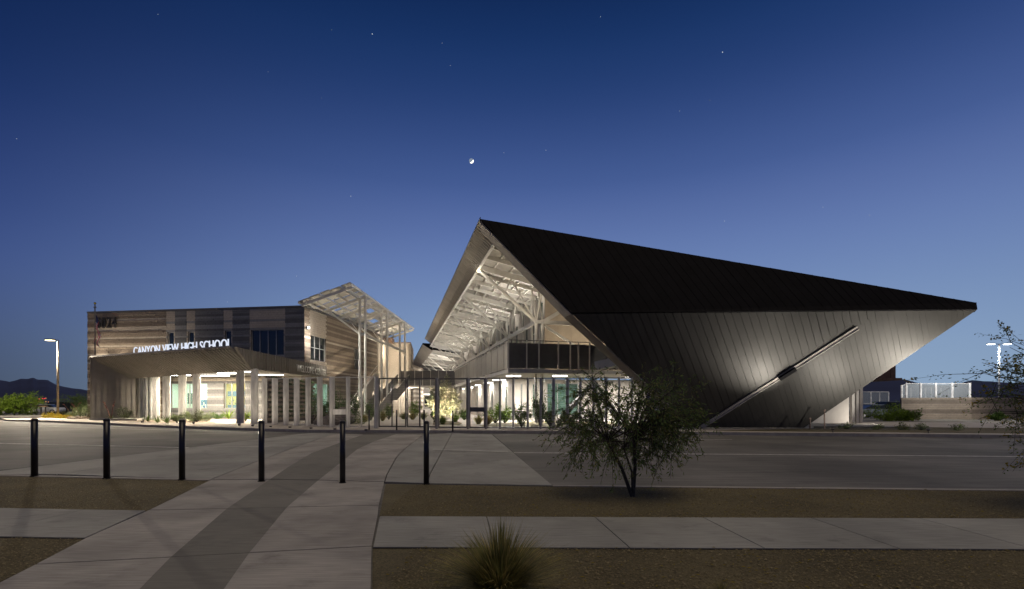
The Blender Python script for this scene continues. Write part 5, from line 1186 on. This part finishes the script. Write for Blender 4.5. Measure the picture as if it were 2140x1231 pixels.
for a, e in zip(pp[:-1], pp[1:]):
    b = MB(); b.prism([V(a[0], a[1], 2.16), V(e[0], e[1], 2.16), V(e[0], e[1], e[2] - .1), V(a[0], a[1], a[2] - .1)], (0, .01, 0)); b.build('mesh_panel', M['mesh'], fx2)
    b = MB(); b.tube([V(a[0], a[1], a[2] - .08), V(e[0], e[1], e[2] - .08)], .03, 6); b.build('rail', M['fwhite'], fx2)
for u in (1903.6, 1934, 1946, 1966):
    Y = 58; x = (u - CX) / F * Y; b = MB(); b.tube([(x, Y, 0), (x, Y, CH + 33 / F * Y)], .07, 6); b.build('rear_post', M['fwhite'], fx2)
spot((43, 45.5, 5.5), (43, 50, 2.6), 420, 140, COOL, .2); spot((44, 41, 6), (40, 46, 0), 420, 140, WARM, .3)
fx3 = thing('lower_mesh_fence', 'dim mesh fence with white posts seen below the brown balcony', 'fence', (44, 58, 0))
pp = [( (u - CX) / F * 58, 58, CH + 24 / F * 58) for u in (1770, 1800, 1820, 1838, 1857)]
for x, Y, z in pp: b = MB(); b.tube([(x, Y, 0), (x, Y, z)], .06, 6); b.build('post', M['fwhite'], fx3)
for a, e in zip(pp[:-1], pp[1:]):
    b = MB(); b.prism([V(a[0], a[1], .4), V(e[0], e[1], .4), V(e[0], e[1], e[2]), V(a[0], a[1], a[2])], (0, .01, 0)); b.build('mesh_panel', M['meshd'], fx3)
    b = MB(); b.tube([V(*a), V(*e)], .03, 5); b.tube([V(a[0], a[1], 1.6), V(e[0], e[1], 1.6)], .02, 5); b.build('rail', M['fwhite'], fx3)
for u, v, w_, h_, m, lab in [(1850, 879, 4, 1.2, 'leafb', 'bright green hedge-like bush left of the tan wall'), (1880, 880, 3, 1.0, 'leafb', 'green bush at the corner of the tan wall'), (1905, 881, 2.2, 1.1, 'leafd', 'darker bush in front of the tan wall'), (2085, 882, 1.4, .8, 'leafg', 'small green bush at the foot of the tan wall')]:
    bush(V((u - CX) / F * 45, 45, 0), w_, h_, 1600, .16, .08, M[m], lab)
for u, v, lab in [(1770, 897, 'low dry shrub before the white column'), (1835, 898.5, 'yellow-flowered low shrub in the street-side bed, left one'), (1885, 899, 'yellow-flowered low shrub in the street-side bed, right one'), (1925, 899, 'low dark green shrub in the street-side bed'), (2000, 900, 'low grey shrub in the street-side bed below the tan wall')]:
    bush(GP(u, v), .9, .35, 500, .08, .03, M['leafs'], lab, flowers=M['gold'] if 'yellow' in lab else None)
# cars
def car(label, loc, rz, paint, suv=False):
    loc = Vector(loc); t = thing('parked_car', label, 'car', loc); H = 1.75 if suv else 1.42; hw = .9
    pr = [(-2.25, .35), (-2.3, .75), (-2.15, .95), (-1.2, 1.0), (1.3, 1.02), (2.2, .85), (2.3, .6), (2.25, .35)]
    b = MB(); b.prism([loc + V(x, -hw, z) for x, z in pr], (0, 2 * hw, 0)); body = b.build('body', paint, t)
    cp = [(-2.0 if suv else -1.55, .98), (-1.75 if suv else -1.0, H), (.35, H), (1.25, 1.0)]
    b = MB(); b.prism([loc + V(x, -hw * .82, z) for x, z in cp], (0, 2 * hw * .82, 0)); b.build('cabin', M['screen'], t)
    b = MB(); b.prism([loc + V(cp[1][0] + .05, -hw * .8, H), loc + V(.3, -hw * .8, H), loc + V(.3, hw * .8, H), loc + V(cp[1][0] + .05, hw * .8, H)], (0, 0, .05)); b.build('roof', paint, t)
    for x in (-1.4, 1.4):
        for y in (-hw + .05, hw - .05):
            b = MB(); b.tube([loc + V(x, y - .1, .33), loc + V(x, y + .1, .33)], .33, 16); wh = b.build('wheel', M['rubber'], t)
            b = MB(); s_ = -1 if y < 0 else 1; b.tube([loc + V(x, y + .09 * s_, .33), loc + V(x, y + .115 * s_, .33)], .2, 12); b.build('rim', M['galv'], wh)
    for y in (-.65, .65): b = MB(); b.box(loc + V(2.24, y, .72), (.05, 0, 0), (0, .16, 0), (0, 0, .07)); b.build('headlight', M['fwhite'], t)
    t.rotation_euler = (0, 0, rz); return t
car('white car parked beyond the close pair of green trees', V((92 - CX) / F * 74, 74, 0), R(200), M['carw'])
car('dark car parked behind the street lamp', V((131 - CX) / F * 78, 78, 0), R(90), M['cark'], True)
car('pale van-like car glimpsed behind the red yuccas', V((160 - CX) / F * 84, 84, 0), R(100), M['carg'], True)
car('dark car at the far left edge of the car park', V((12 - CX) / F * 72, 72, 0), R(95), M['cark'])
car('grey off-road car parked beyond the white columns, right one of two', V((1822 - CX) / F * 56, 54, 0), R(185), M['carg'], True)
car('grey car half hidden by the white columns, left one of two', V((1778 - CX) / F * 55, 52, 0), R(180), M['carg'])
for u0, u1, lab in ((-20, 16, 'low tan-topped barrier at the left edge of the car park'), (75, 97, 'low tan-topped barrier behind the white car')):
    Y = 70; t = thing('low_barrier', lab, 'barrier', ((u0 - CX) / F * Y, Y, 0)); b = MB(); b.bar(V((u0 - CX) / F * Y, Y, 1.17), V((u1 - CX) / F * Y, Y, 1.17), .5, .14); b.build('top_rail', M['wood'], t)
    for u in (u0 + 2, (u0 + u1) / 2, u1 - 2): b = MB(); b.bar(V((u - CX) / F * Y, Y, 0), V((u - CX) / F * Y, Y, 1.1), .12, .12); b.build('post', M['galvd'], t)
